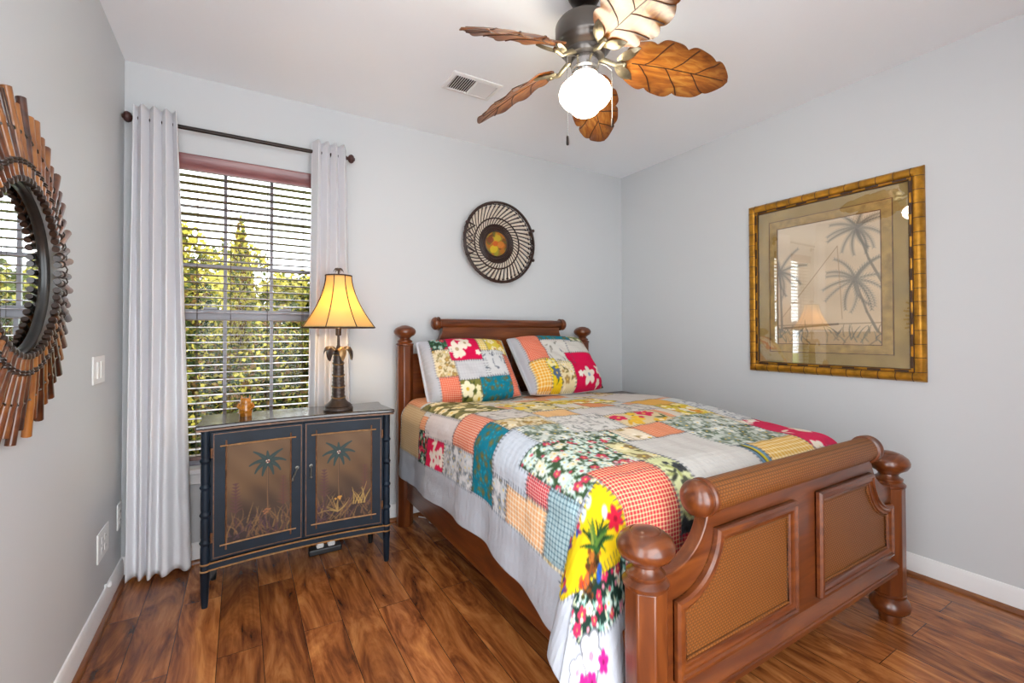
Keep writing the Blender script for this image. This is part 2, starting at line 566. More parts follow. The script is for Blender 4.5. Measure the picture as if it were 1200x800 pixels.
M['finial'] = plain('finial_wood', '#3d1f1a', 0.4, var=0.2, vscale=40)
M['cord'] = plain('blind_cord', '#4a3a30', 0.8)
M['frame_white'] = plain('vinyl_sash', '#a3a2ab', 0.35)
M['glass'] = thin_glass('window_glass', f0=0.006)
M['pglass'] = thin_glass('picture_glass', f0=0.08)
M['mirror'] = plain('mirror_silver', '#e6ecee', 0.015, 1.0)
M['navy'] = plain('navy_paint', '#101d2a', 0.5, spec=0.3, var=0.35, vscale=9, bump=0.05, bscale=90)
M['gold_line'] = plain('gilt_line', '#94693a', 0.45, var=0.3, vscale=60)
M['gilt_rub'] = plain('rubbed_edge', '#6b4526', 0.4, var=0.5, vscale=40)
M['black'] = plain('black_paint', '#15181b', 0.35)
M['top_paint'] = plain('dark_table_top', '#2f2a29', 0.22, var=0.25, vscale=8, coat=0.5)
M['pull'] = plain('aged_silver', '#6d6d68', 0.4, 0.8, var=0.3, vscale=80)
M['resin'] = plain('lamp_resin', '#3d3029', 0.4, 0.25, var=0.35, vscale=60, bump=0.3, bscale=120)
M['resin_gold'] = plain('lamp_gold', '#8a6a42', 0.35, 0.5, var=0.3, vscale=60)
M['shade_trim'] = plain('shade_trim', '#2b1d14', 0.7)
M['shade'] = translucent('shade_cloth', '#ecd9a0', '#f0cc70', 0.55)
M['reed'] = None
M['reed_dark'] = plain('bound_cane', '#2c1d15', 0.3, var=0.4, vscale=60)
M['rim_dark'] = plain('mirror_rim', '#23211f', 0.3, var=0.3, vscale=40)
M['rattan'] = plain('dark_rattan', '#33201a', 0.45, var=0.35, vscale=50)
M['straw'] = plain('pale_reed', '#d9cdbd', 0.6, var=0.1, vscale=60)
M['goldframe'] = plain('gilt_frame', '#b07c22', 0.33, 0.55, var=0.42, vscale=22, bump=0.15, bscale=70)
M['goldjoint'] = plain('gilt_joint', '#3f250e', 0.5)
M['fan_metal'] = plain('fan_pewter', '#5d5854', 0.3, 0.85, var=0.1)
M['fan_chrome'] = plain('fan_nickel', '#9d9c9b', 0.22, 0.9)
M['fan_leaf'] = plain('antique_brass', '#857c66', 0.4, 0.8, var=0.3, vscale=40)
M['blade'] = wood('blade_wood', '#5c2809', '#96561a', '#c08a3e', 'X', 0.42, 1.3, 0.15)
M['vein'] = plain('vein_groove', '#3b1c0a', 0.5)
M['globe'] = emit('lit_globe', (1.0, 0.89, 0.70), GLOBE_STRENGTH)
M['chain'] = plain('chain_metal', '#8e8e8e', 0.3, 0.9)
M['vent'] = plain('vent_enamel', '#e3e3e3', 0.4)
M['vent_dark'] = plain('duct_dark', '#1a1a1a', 0.9)
M['amber'] = plain('amber_glaze', '#a5681c', 0.15, var=0.45, vscale=45, coat=0.6)
M['quilt'] = painted('quilt_patches', 0.9, bump=0.38, weave=1.0, spec=0.15)
M['paint'] = painted('painted_panel', 0.45, coat=0.1)
M['art'] = painted('art_print', 0.8)
M['mat_board'] = plain('mat_board', '#a88c52', 0.7, var=0.18, vscale=7)
M['mat_band'] = plain('mat_band', '#b08f52', 0.5, var=0.25, vscale=30)
M['mattress'] = plain('mattress_ticking', '#dcd8d0', 0.9, bump=0.2)
M['nightstand'] = wood('nightstand_wood', '#2a1410', '#3a1d16', '#4a281d', 'Y', 0.3)
M['lawn'] = plain('lawn', '#6e7a3a', 0.95, var=0.35, vscale=3)
M['bark'] = plain('bark', '#5b4632', 0.9, var=0.3, vscale=20)
M['leaf_y'] = translucent('leaf_yellow', '#938942', '#a89d42', 0.3)
M['leaf_o'] = translucent('leaf_olive', '#42482a', '#5a602e', 0.3)
M['leaf_b'] = translucent('leaf_brown', '#543f26', '#6e5430', 0.3)
M['leaf_d'] = translucent('leaf_dark', '#20281a', '#343d20', 0.3)
M['black_plastic'] = plain('black_plastic', '#17171a', 0.4)


def reed_mat():
    m, nt, b = newmat('scorched_bamboo')
    oi = N(nt, 'ShaderNodeObjectInfo')
    tc = N(nt, 'ShaderNodeTexCoord')
    nz = N(nt, 'ShaderNodeTexNoise'); nz.inputs['Scale'].default_value = 14; nz.inputs['Detail'].default_value = 3
    ad = N(nt, 'ShaderNodeVectorMath', operation='ADD')
    nt.links.new(tc.outputs['Object'], ad.inputs[0]); nt.links.new(oi.outputs['Location'], ad.inputs[1])
    nt.links.new(ad.outputs[0], nz.inputs['Vector'])
    mx = N(nt, 'ShaderNodeMath', operation='MULTIPLY_ADD'); mx.inputs[1].default_value = 0.45; mx.inputs[2].default_value = -0.22
    nt.links.new(oi.outputs['Random'], mx.inputs[0])
    a2 = N(nt, 'ShaderNodeMath', operation='ADD'); nt.links.new(mx.outputs[0], a2.inputs[0]); nt.links.new(nz.outputs['Fac'], a2.inputs[1])
    rp = N(nt, 'ShaderNodeValToRGB')
    e = rp.color_ramp.elements
    e[0].position = 0.28; e[0].color = (*lin('#3a1d10'), 1)
    e[1].position = 0.78; e[1].color = (*lin('#9e642d'), 1)
    x = e.new(0.5); x.color = (*lin('#6b3a1d'), 1)
    nt.links.new(a2.outputs[0], rp.inputs[0]); nt.links.new(rp.outputs[0], b.inputs['Base Color'])
    b.inputs['Roughness'].default_value = 0.28; b.inputs['Coat Weight'].default_value = 0.4
    return m


M['reed'] = reed_mat()


def blade_mat():
    m = wood('blade_wood_burnished', '#6a300d', '#a8661f', '#cf9a48', 'X', 0.40, 1.3, 0.15)
    nt = m.node_tree; b = nt.nodes['Principled BSDF']
    src = b.inputs['Base Color'].links[0].from_socket
    tc = N(nt, 'ShaderNodeTexCoord'); sp = N(nt, 'ShaderNodeSeparateXYZ')
    nt.links.new(tc.outputs['Generated'], sp.inputs[0])
    rp = N(nt, 'ShaderNodeValToRGB'); e = rp.color_ramp.elements      # stained rim, paler heart
    e[0].position = 0.0; e[0].color = (0.30, 0.22, 0.17, 1); e[1].position = 1.0; e[1].color = (0.30, 0.22, 0.17, 1)
    x = e.new(0.42); x.color = (1, 1, 1, 1); x = e.new(0.60); x.color = (1, 1, 1, 1)
    nt.links.new(sp.outputs['Y'], rp.inputs[0])
    r2_ = N(nt, 'ShaderNodeValToRGB'); e = r2_.color_ramp.elements
    e[0].position = 0.0; e[0].color = (0.62, 0.52, 0.45, 1); e[1].position = 1.0; e[1].color = (0.28, 0.20, 0.16, 1)
    x = e.new(0.30); x.color = (1, 1, 1, 1); x = e.new(0.65); x.color = (1, 1, 1, 1)
    nt.links.new(sp.outputs['X'], r2_.inputs[0])
    m1 = N(nt, 'ShaderNodeMixRGB', blend_type='MULTIPLY'); m1.inputs[0].default_value = 1
    m2 = N(nt, 'ShaderNodeMixRGB', blend_type='MULTIPLY'); m2.inputs[0].default_value = 1
    nt.links.new(src, m1.inputs[1]); nt.links.new(rp.outputs[0], m1.inputs[2])
    nt.links.new(m1.outputs[0], m2.inputs[1]); nt.links.new(r2_.outputs[0], m2.inputs[2])
    nt.links.new(m2.outputs[0], b.inputs['Base Color'])
    return m


M['blade'] = blade_mat()

# ------------------------------------------------------------------ room shell
WX0, WX1, WZ0, WZ1 = 0.135, 0.892, 0.462, 2.045     # window opening
mb = MB().bb(-0.14, ROOM_W + 0.14, BACK - 0.5, 0.14, -0.06, 0.0)
tag(mb.build('floor', M['floor'], smooth=0), 'dark hand-scraped wood plank floor', 'floor', kind='structure')
mb = MB().bb(-0.14, ROOM_W + 0.14, BACK - 0.5, 0.14, ROOM_H, ROOM_H + 0.12)
tag(mb.build('ceiling', M['ceiling'], smooth=0), 'white painted flat ceiling', 'ceiling', kind='structure')
mb = MB()
T = 0.14
mb.bb(-T, WX0, 0, T, 0, ROOM_H); mb.bb(WX1, ROOM_W + T, 0, T, 0, ROOM_H)
mb.bb(WX0, WX1, 0, T, 0, WZ0); mb.bb(WX0, WX1, 0, T, WZ1, ROOM_H)
tag(mb.build('wall_back', M['wall'], smooth=0), 'light grey wall behind the headboard with the window', 'wall', kind='structure')
mb = MB()
mb.bb(-T, 0, -2.40, 0, 0, ROOM_H); mb.bb(-T, 0, BACK - 0.5, -3.0, 0, ROOM_H); mb.bb(-T, 0, -3.0, -2.40, 2.15, ROOM_H)   # out-of-frame opening, added to throw daylight on the side of the bed
tag(mb.build('wall_left', M['wall'], smooth=0), 'light grey wall with the bamboo mirror', 'wall', kind='structure')
mb = MB().bb(ROOM_W, ROOM_W + T, BACK - 0.5, 0, 0, ROOM_H)
tag(mb.build('wall_right', M['wall'], smooth=0), 'light grey wall with the framed palm picture', 'wall', kind='structure')
# unseen wall behind the viewer; wide opening added to let in fill daylight
mb = MB()
mb.bb(-T, 0.06, BACK - T, BACK, 0, ROOM_H); mb.bb(1.60, ROOM_W + T, BACK - T, BACK, 0, ROOM_H); mb.bb(0.06, 1.60, BACK - T, BACK, 2.2, ROOM_H)
tag(mb.build('wall_front', M['wall'], smooth=0), 'light grey wall with a wide opening added for daylight opposite the window', 'wall', kind='structure')


def base_prof(z):
    return [(0, 0), (0.013, 0), (0.013, 0.066), (0.010, 0.078), (0.010, 0.084), (0.005, 0.096), (0, 0.098)]


def run(name, kind_label, mat, prof, p0, p1, nrm):
    """straight moulding from p0 to p1, prof = (out, z)"""
    vs = []
    for p in (p0, p1):
        for o_, z in prof:
            vs.append((p[0] + nrm[0] * o_, p[1] + nrm[1] * o_, z))
    k = len(prof)
    fs = [(q, (q + 1) % k, k + (q + 1) % k, k + q) for q in range(k)] + [tuple(range(k)), tuple(reversed(range(k, 2 * k)))]
    return tag(MB().add(vs, fs).build(name, mat, smooth=30), kind_label, 'trim', kind='structure')


SHOE = [(0.013, 0)] + [(0.013 + 0.016 * math.cos(a), 0.018 * math.sin(a)) for a in [i * PI / 12 for i in range(7)]]
run('baseboard_left', 'white baseboard along the mirror wall', M['white'], base_prof(0), (0, -2.40), (0, 0), (1, 0))
run('baseboard_back', 'white baseboard under the window and behind the bed', M['white'], base_prof(0), (0, 0), (ROOM_W, 0), (0, -1))
run('baseboard_right', 'white baseboard along the picture wall', M['white'], base_prof(0), (ROOM_W, BACK), (ROOM_W, 0), (-1, 0))
run('trim_1', 'brown wood shoe moulding along the mirror wall', M['shoe'], SHOE, (0, -2.40), (0, 0), (1, 0))
run('trim_2', 'brown wood shoe moulding under the window wall', M['shoe'], SHOE, (0, 0), (ROOM_W, 0), (0, -1))
run('trim_3', 'brown wood shoe moulding along the picture wall', M['shoe'], SHOE, (ROOM_W, BACK), (ROOM_W, 0), (-1, 0))

# ------------------------------------------------------------------ window
win = empty('window_1', ((WX0 + WX1) / 2, 0.09, WZ0), 'double hung window with dividing bars behind the wood blind', 'window', kind='structure')
mb = MB()
fx0, fx1 = WX0, WX1
mb.bb(fx0, fx0 + 0.02, 0.07, 0.12, WZ0, WZ1); mb.bb(fx1 - 0.02, fx1, 0.07, 0.12, WZ0, WZ1)
mb.bb(fx0, fx1, 0.07, 0.12, WZ1 - 0.02, WZ1); mb.bb(fx0, fx1, 0.07, 0.12, WZ0, WZ0 + 0.02)
mb.build('window_frame', M['frame_white'], win, smooth=0)


def sash(z0, z1, y0, rail, name):
    a, b_ = fx0 + 0.02, fx1 - 0.02
    m_ = MB()
    m_.bb(a, a + 0.03, y0, y0 + 0.025, z0, z1); m_.bb(b_ - 0.03, b_, y0, y0 + 0.025, z0, z1)
    m_.bb(a + 0.03, b_ - 0.03, y0, y0 + 0.025, z1 - (rail if name == 'lower' else 0.03), z1)
    m_.bb(a + 0.03, b_ - 0.03, y0, y0 + 0.025, z0, z0 + (rail if name == 'upper' else 0.035))
    s = m_.build('sash', M['frame_white'], win, smooth=0)
    MB().bb(a + 0.025, b_ - 0.025, y0 + 0.011, y0 + 0.014, z0 + 0.02, z1 - 0.02).build('pane', M['glass'], s, smooth=0)
    g = MB()
    for k in (1, 2):
        x = a + 0.03 + (b_ - a - 0.06) * k / 3
        g.bb(x - 0.008, x + 0.008, y0 + 0.005, y0 + 0.02, z0 + 0.02, z1 - 0.02)
    for k in ((1, 2) if name == 'upper' else ()):
        z = z0 + (z1 - z0) * k / 3 + 0.003
        g.bb(a + 0.03, b_ - 0.03, y0 + 0.0055, y0 + 0.0195, z - 0.008, z + 0.008)
    g.build('muntin', M['frame_white'], s, smooth=0)
    return s


sash(1.235, 2.025, 0.092, 0.035, 'upper')
sl = sash(0.482, 1.268, 0.066, 0.05, 'lower')
for x in (0.34, 0.69):
    MB().bb(x - 0.03, x + 0.03, 0.060, 0.085, 1.268, 1.282).build('sash_lock', M['frame_white'], sl, smooth=0, bevel=0.004)
mb = MB()
mb.bb(WX0 - 0.0, WX1 + 0.0, -0.0, 0.07, WZ0, WZ0 + 0.006)
mb.bb(WX0 - 0.04, WX1 + 0.04, -0.03, 0.0, WZ0 - 0.016, WZ0 + 0.006)
mb.bb(WX0 - 0.03, WX1 + 0.03, -0.014, 0.0, WZ0 - 0.07, WZ0 - 0.016)
mb.build('window_sill', M['white'], win, smooth=0, bevel=0.003)

# blind
bl = empty('window_blind', ((WX0 + WX1) / 2, 0.03, WZ1), 'open dark wood slat blind hanging in the window recess', 'blind')
bx0, bx1 = WX0 + 0.006, WX1 - 0.006
mb = MB()
vp = [(-0.004, 1.962), (-0.012, 1.962), (-0.014, 1.972), (-0.012, 1.985), (-0.012, 2.02), (-0.016, 2.03), (-0.016, 2.042), (-0.004, 2.042)]
vs = []
for x in (bx0, bx1):
    vs += [(x, y, z) for y, z in vp]
k = len(vp)
mb.add(vs, [(q, (q + 1) % k, k + (q + 1) % k, k + q) for q in range(k)] + [tuple(range(k)), tuple(reversed(range(k, 2 * k)))])
mb.build('valance', M['valance'], bl, smooth=30)
MB().bb(bx0, bx1, 0.003, 0.058, 1.985, 2.042).build('headrail', M['blind'], bl, smooth=0)
slat_me = None
zs = [1.944 - 0.0385 * i for i in range(37)]
for i, z in enumerate(zs):
    if slat_me is None:
        n = 8
        vs = []
        for x in (bx0, bx1):
            for j in range(n + 1):
                y = 0.004 + 0.05 * j / n
                c = 0.002 * (1 - (2 * j / n - 1) ** 2)
                vs.append((x, y, z + c + 0.0014))
            for j in range(n, -1, -1):
                y = 0.004 + 0.05 * j / n
                c = 0.002 * (1 - (2 * j / n - 1) ** 2)
                vs.append((x, y, z + c - 0.0014))
        k = 2 * (n + 1)
        fs = [(q, (q + 1) % k, k + (q + 1) % k, k + q) for q in range(k)] + [tuple(range(k)), tuple(reversed(range(k, 2 * k)))]
        s0 = MB().add(vs, fs).build('slat', M['blind'], bl, smooth=30, loc=((bx0 + bx1) / 2, 0.029, z))
        slat_me = s0.data
    else:
        s = s0.copy(); COL.objects.link(s); s.parent = bl
        s.location = s0.location + Vector((0, 0, z - zs[0]))
MB().bb(bx0, bx1, 0.004, 0.054, 0.505, 0.527).build('bottom_rail', M['blind'], bl, smooth=0, bevel=0.004)
for x in (0.285, 0.43, 0.60, 0.775):
    mb = MB()
    for y in (0.003, 0.055):
        mb.tube([(x, y, 1.99), (x, y, 0.505)], 0.0010, 6)
    mb.build('ladder_cord', M['cord'], bl, smooth=60)

# ------------------------------------------------------------------ curtain rod and curtains
RZ, RY = 2.146, -0.075
rod = empty('curtain_rod', (0.5, RY, RZ), 'dark bronze curtain rod with round finials above the window', 'curtain rod')
MB().cyl((0.055, RY, RZ), (0.985, RY, RZ), 0.010, n=16).build('pole', M['bronze'], rod)
for sx, x in ((-1, 0.055), (1, 0.985)):
    prof = [(0.012, 0), (0.014, 0.006), (0.009, 0.010), (0.009, 0.014), (0.020, 0.020), (0.026, 0.030), (0.026, 0.037), (0.020, 0.046), (0.010, 0.050), (0.010, 0.053), (0.001, 0.056)]
    prof = [(r * 0.95, h * 0.95) for r, h in prof]
    MB().lathe(prof, (x, RY, RZ), 20, 0, (sx, 0, 0)).build('finial', M['finial'], rod)
for x in (0.115, 0.905):
    mb = MB().cyl((x, 0, RZ - 0.02), (x, -0.006, RZ - 0.02), 0.022, n=16)
    mb.cyl((x, 0, RZ - 0.018), (x, RY, RZ - 0.018), 0.006)
    mb.tube([(x, RY + 0.016 * math.cos(a), RZ + 0.016 * math.sin(a) * 0.95) for a in [PI * 0.9 + i * PI / 8 * 1.2 for i in range(9)]], 0.004, 6)
    mb.build('bracket', M['bronze'], rod)


def curtain(label, xt0, xt1, xb0, xb1, folds, zb, ph, amp=0.034, seed=1):
    nx, nz = folds * 26 + 1, 90
    s = np.linspace(0, 1, nx)[None, :]; t = np.linspace(0, 1, nz)[:, None]
    zt = 2.196
    x0 = xt0 + (xb0 - xt0) * t ** 0.8; x1 = xt1 + (xb1 - xt1) * t ** 0.8
    wob = 0.016 * np.sin(2.1 * s * PI + seed) * t
    th = 2 * PI * folds * (s + 0.02 * np.sin(3 * t + s * 5 + seed)) + ph
    sq = np.sin(th) * (1 + 0.25 * np.cos(th) ** 2)       # rounded, tube-like folds
    y = RY - 0.031 + (amp * (1 - 0.25 * t) + 0.006 * np.sin(5 * t + seed) * t) * np.clip(sq, -1.1, 1.1) + wob * 0.6
    X = x0 + (x1 - x0) * s + 0.004 * np.sin(2 * th) * (1 - t) + wob
    y = np.minimum(y, -0.024)
    Z = zt - (zt - zb) * t + 0.004 * np.sin(th * 1.0 + seed) * (t > 0.97) + 0 * s
    P = np.stack([X + 0 * t, y + 0 * s, Z + 0 * s], -1)
    o = grid_obj('curtain', P, M['curtain'], loc=((xt0 + xt1) / 2, RY, zb))
    sm = o.modifiers.new('thickness', 'SOLIDIFY'); sm.thickness = 0.003; sm.offset = 0
    return tag(o, label, 'curtain', 'grey curtains at the window')


cl = curtain('pale grey curtain hanging to the floor in the corner left of the window', 0.052, 0.215, 0.022, 0.262, 4, 0.022, -0.6)
cr = curtain('pale grey curtain hanging behind the palm tree lamp', 0.805, 0.985, 0.785, 1.02, 4, 0.022, 0.9, seed=3)

# ------------------------------------------------------------------ switch, outlets
def plate(name, label, yc, zc, w, h, kind):
    o = empty(name, (0, yc, zc), label, 'wall plate')
    MB().bb(0.0, 0.006, yc - w / 2, yc + w / 2, zc - h / 2, zc + h / 2).build('cover_plate', M['plate'], o, smooth=0, bevel=0.003)
    n = 2 if w > 0.1 else 1
    for i in range(n):
        y = yc + (i - (n - 1) / 2) * 0.046
        if kind == 'switch':
            MB().bb(0.004, 0.010, y - 0.017, y + 0.017, zc - 0.033, zc + 0.033).build('rocker', M['plate'], o, smooth=0, bevel=0.002)
        else:
            for dz in (-0.02, 0.02):
                q = MB().box((0.0062, y, zc + dz), (0.003, 0.03, 0.028)).build('socket', M['plate'], o, smooth=0, bevel=0.001)
                mm = MB()
                for dy in (-0.006, 0.006):
                    mm.box((0.0077, y + dy, zc + dz), (0.0008, 0.002, 0.009))
                mm.build('slot', M['vent_dark'], q, smooth=0)
    return o


plate('light_switch', 'white switch plate on the wall between mirror and curtain', -0.432, 1.003, 0.165, 0.107, 'switch')
plate('wall_outlet', 'white double outlet plate low on the wall under the switch', -0.345, 0.302, 0.165, 0.115, 'outlet')
plate('wall_outlet', 'narrow white outlet plate low on the wall beside the curtain', -0.062, 0.312, 0.07, 0.115, 'outlet')
ck = empty('cord_clip', (0.005, -0.30, 0.098), 'small white round clip on top of the baseboard under the outlets', 'clip')
MB().lathe([(0.004, 0), (0.006, 0.004), (0.011, 0.008), (0.012, 0.014), (0.008, 0.02), (0.001, 0.022)], (0.004, -0.30, 0.106), 14, 0, (1, 0, 0.2)).build('button', M['plate'], ck)
MB().bb(0.0005, 0.006, -0.304, -0.296, 0.098, 0.112).build('tab', M['plate'], ck, smooth=0)

# ------------------------------------------------------------------ sunburst mirror
MY, MZ = -1.252, 1.297
mir = empty('sunburst_mirror', (0.0, MY, MZ), 'round mirror framed in radiating bamboo sticks', 'mirror')


def on_left(r, a, x):
    return (x, MY + r * math.cos(a), MZ + r * math.sin(a))


MB().lathe([(0.0005, 0.0), (0.206, 0.0), (0.206, 0.004), (0.0005, 0.004)], (0.010, MY, MZ), 72, 0, (1, 0, 0)).build('mirror_glass', M['mirror'], mir, smooth=0)
MB().lathe([(0.199, 0.0), (0.212, 0.0), (0.212, 0.010), (0.206, 0.012), (0.201, 0.009), (0.199, 0.004)] + [(0.199, 0.0)], (0.014, MY, MZ), 72, 0, (1, 0, 0)).build('inner_rim', M['rim_dark'], mir)
MB().lathe([(0.0005, 0), (0.250, 0), (0.250, 0.008), (0.0005, 0.008)], (0.001, MY, MZ), 60, 0, (1, 0, 0)).build('backing', M['rim_dark'], mir)
rnd = random.Random(5)
NST = 58


def bamboo_pts(r0, r1, a, x0, x1, rad, nodes):
    pts = []; rs = []
    n = 22
    for i in range(n + 1):
        t = i / n
        r = r0 + (r1 - r0) * t
        pts.append(on_left(r, a, x0 + (x1 - x0) * t))
        k = 1.0
        for q in nodes:
            k += 0.22 * math.exp(-((t - q) / 0.022) ** 2)
        rs.append(rad * (0.80 + 0.25 * t) * k)
    return pts, rs


for i in range(NST):
    a = 2 * PI * (i + 0.5) / NST + rnd.uniform(-0.012, 0.012)
    R1 = 0.405 + (0.012 if i % 2 else -0.010) + rnd.uniform(-0.008, 0.008)
    pts, rs = bamboo_pts(0.208, R1, a, 0.040, 0.014, 0.0098, (0.12, 0.17, rnd.uniform(0.50, 0.68)))
    mb = MB().tube(pts, rs, 10)
    st = mb.build('bamboo_stick', M['reed'], mir, smooth=50, loc=on_left(0.3, a, 0.027))
    # binding turns of dark cane
    bnd = MB()
    d = Vector((0, math.cos(a), math.sin(a)))
    for q in (0.245, 0.252):
        bnd.lathe([(0.0098, -0.003), (0.0112, 0), (0.0098, 0.003)], on_left(q, a, 0.0362), 10, 0, d)
    bnd.build('binding', M['reed_dark'], st)
    MB().lathe([(0.0080, 0), (0.0092, 0.004), (0.0092, 0.010), (0.0082, 0.013)], on_left(0.203, a, 0.0404), 10, 0, d).build('dark_end', M['reed_dark'], st)
mb = MB()
npt = 216
for rr_, xx, am in ((0.322, 0.030, 0.003),):
    pts = [on_left(rr_ + 0.002 * math.sin(NST * 2 * PI * i / npt), 2 * PI * i / npt, xx + am * math.cos(NST * 2 * PI * i / npt)) for i in range(npt)]
    mb.tube(pts, 0.0018, 6, 0, True)
mb.build('lashing', M['reed_dark'], mir)

# ------------------------------------------------------------------ painting on meshes
class Ras:
    """a painted surface sampled on a regular grid; coordinates in metres"""
    def __init__(s, x0, x1, y0, y1, step, base='#cccccc'):
        s.x0, s.y0, s.h = x0, y0, step
        s.nx = int(round((x1 - x0) / step)) + 1; s.ny = int(round((y1 - y0) / step)) + 1
        s.X = x0 + np.arange(s.nx) * step; s.Y = y0 + np.arange(s.ny) * step
        s.img = np.empty((s.ny, s.nx, 3)); s.img[:] = srgb(base)
        s.lin = s.img.copy()
        s.per = np.ones((s.ny, s.nx))
        s.clip = (x0, x1, y0, y1)

    def win(s, x0, x1, y0, y1):
        c = s.clip
        x0 = max(x0, c[0]); x1 = min(x1, c[1]); y0 = max(y0, c[2]); y1 = min(y1, c[3])
        i0 = max(0, int(math.ceil((x0 - s.x0) / s.h - 1e-6))); i1 = min(s.nx, int(math.floor((x1 - s.x0) / s.h + 1e-6)) + 1)
        j0 = max(0, int(math.ceil((y0 - s.y0) / s.h - 1e-6))); j1 = min(s.ny, int(math.floor((y1 - s.y0) / s.h + 1e-6)) + 1)
        if i1 <= i0 or j1 <= j0: return None
        return slice(j0, j1), slice(i0, i1), s.X[None, i0:i1], s.Y[j0:j1, None]

    def put(s, w, mask, col, a=1.0):
        c = srgb(col) if isinstance(col, str) else col
        k = (np.clip(mask, 0, 1) * a)[..., None]
        for im in (s.img, s.lin):
            im[w[0], w[1]] = im[w[0], w[1]] * (1 - k) + c * k

    def rect(s, x0, x1, y0, y1, col, line=None, per=1.0):
        w = s.win(x0, x1, y0, y1)
        if w is None: return
        s.img[w[0], w[1]] = srgb(col)
        s.lin[w[0], w[1]] = srgb(line or col)
        s.per[w[0], w[1]] = per

    def ell(s, cx, cy, rx, ry, ang, col, a=1.0):
        R_ = max(rx, ry) + s.h
        w = s.win(cx - R_, cx + R_, cy - R_, cy + R_)
        if w is None: return
        dx = w[2] - cx; dy = w[3] - cy
        c, q = math.cos(ang), math.sin(ang)
        u = (dx * c + dy * q) / rx; v = (-dx * q + dy * c) / ry
        d = np.sqrt(u * u + v * v)
        s.put(w, (1 - d) * min(rx, ry) / s.h + 0.5, col, a)

    def line(s, pts, w0, w1, col, a=1.0):
        n = len(pts) - 1
        for i in range(n):
            (xa, ya), (xb, yb) = pts[i], pts[i + 1]
            ra = (w0 + (w1 - w0) * i / n) / 2; rb = (w0 + (w1 - w0) * (i + 1) / n) / 2
            R_ = max(ra, rb) + s.h
            w = s.win(min(xa, xb) - R_, max(xa, xb) + R_, min(ya, yb) - R_, max(ya, yb) + R_)
            if w is None: continue
            L2 = (xb - xa) ** 2 + (yb - ya) ** 2 + 1e-12
            t = np.clip(((w[2] - xa) * (xb - xa) + (w[3] - ya) * (yb - ya)) / L2, 0, 1)
            d = np.hypot(w[2] - xa - t * (xb - xa), w[3] - ya - t * (yb - ya))
            s.put(w, (ra + (rb - ra) * t - d) / s.h + 0.5, col, a)

    def poly(s, pts, col):
        xs = [p[0] for p in pts]; ys = [p[1] for p in pts]
        w = s.win(min(xs), max(xs), min(ys), max(ys))
        if w is None: return
        X_ = w[2] + 0 * w[3]; Y_ = w[3] + 0 * w[2]
        ins = np.zeros(X_.shape, bool)
        for i in range(len(pts)):
            (xa, ya), (xb, yb) = pts[i - 1], pts[i]
            if ya == yb: continue
            ins ^= ((ya > Y_) != (yb > Y_)) & (X_ < (xb - xa) * (Y_ - ya) / (yb - ya) + xa)
        s.put(w, ins.astype(float), col)
        s.per[w[0], w[1]] = np.where(ins, 1.0, s.per[w[0], w[1]])

    def flower(s, cx, cy, r, col, mid=None, n=5, ph=0.0, slim=0.42):
        for k in range(n):
            a = ph + 2 * PI * k / n
            s.ell(cx + 0.55 * r * math.cos(a), cy + 0.55 * r * math.sin(a), 0.52 * r, slim * r, a, col)
        if mid: s.ell(cx, cy, 0.22 * r, 0.22 * r, 0, mid)

    def frond(s, x, y, L, a0, bend, col, w=0.012, n=7, a=1.0, feather=0.0):
        pts = []
        px, py, an = x, y, a0
        for i in range(n + 1):
            pts.append((px, py))
            px += L / n * math.cos(an); py += L / n * math.sin(an); an += bend / n
        s.line(pts, w, w * 0.25, col, a)
        if feather:
            for i in range(1, n + 1):
                (qx, qy) = pts[i]
                dx, dy = pts[i][0] - pts[i - 1][0], pts[i][1] - pts[i - 1][1]
                an = math.atan2(dy, dx)
                f = feather * (1 - 0.45 * i / n)
                for sg in (-0.75, 0.75):
                    s.line([(qx, qy), (qx + f * math.cos(an + sg), qy + f * math.sin(an + sg))], w * 0.6, w * 0.25, col, a)

    def scatter(s, x0, x1, y0, y1, n, rnd, fn):
        old = s.clip
        s.clip = (x0, x1, y0, y1)
        # jittered cells so the print covers the cloth evenly
        W, H = x1 - x0, y1 - y0
        cx = max(1, int(round(math.sqrt(n * W / H)))); cy = max(1, int(round(n / cx)))
        for i in range(cx):
            for j in range(cy):
                fn(x0 + (i + rnd.uniform(0.05, 0.95)) * W / cx, y0 + (j + rnd.uniform(0.05, 0.95)) * H / cy)
        s.clip = old


def floral(R_, x0, x1, y0, y1, bgc, flowers, leaves, size, dens, seed, mid='#e8c75a', slim=0.42, cover=1.0):
    rnd_ = random.Random(seed)
    R_.rect(x0, x1, y0, y1, bgc)
    n = max(2, int((x1 - x0) * (y1 - y0) / (size * size) * 0.40 * dens))
    def leaf(x, y):
        a = rnd_.uniform(0, 2 * PI)
        for k in range(rnd_.choice((2, 3))):
            a += rnd_.uniform(0.5, 1.2)
            q = size * rnd_.uniform(0.5, 0.9)
            R_.ell(x + q * .5 * math.cos(a), y + q * .5 * math.sin(a), q * 0.55, q * 0.17, a, rnd_.choice(leaves))
    R_.scatter(x0, x1, y0, y1, int(n * 1.3), rnd_, leaf)
    def fl(x, y):
        R_.flower(x, y, size * rnd_.uniform(0.4, 0.75), rnd_.choice(flowers), mid, 5, rnd_.uniform(0, 2), slim)
    R_.scatter(x0, x1, y0, y1, int(n * cover), rnd_, fl)
    R_.scatter(x0, x1, y0, y1, n, rnd_, lambda x, y: R_.flower(x, y, size * 0.22, rnd_.choice(flowers), None, 5, rnd_.uniform(0, 2)))


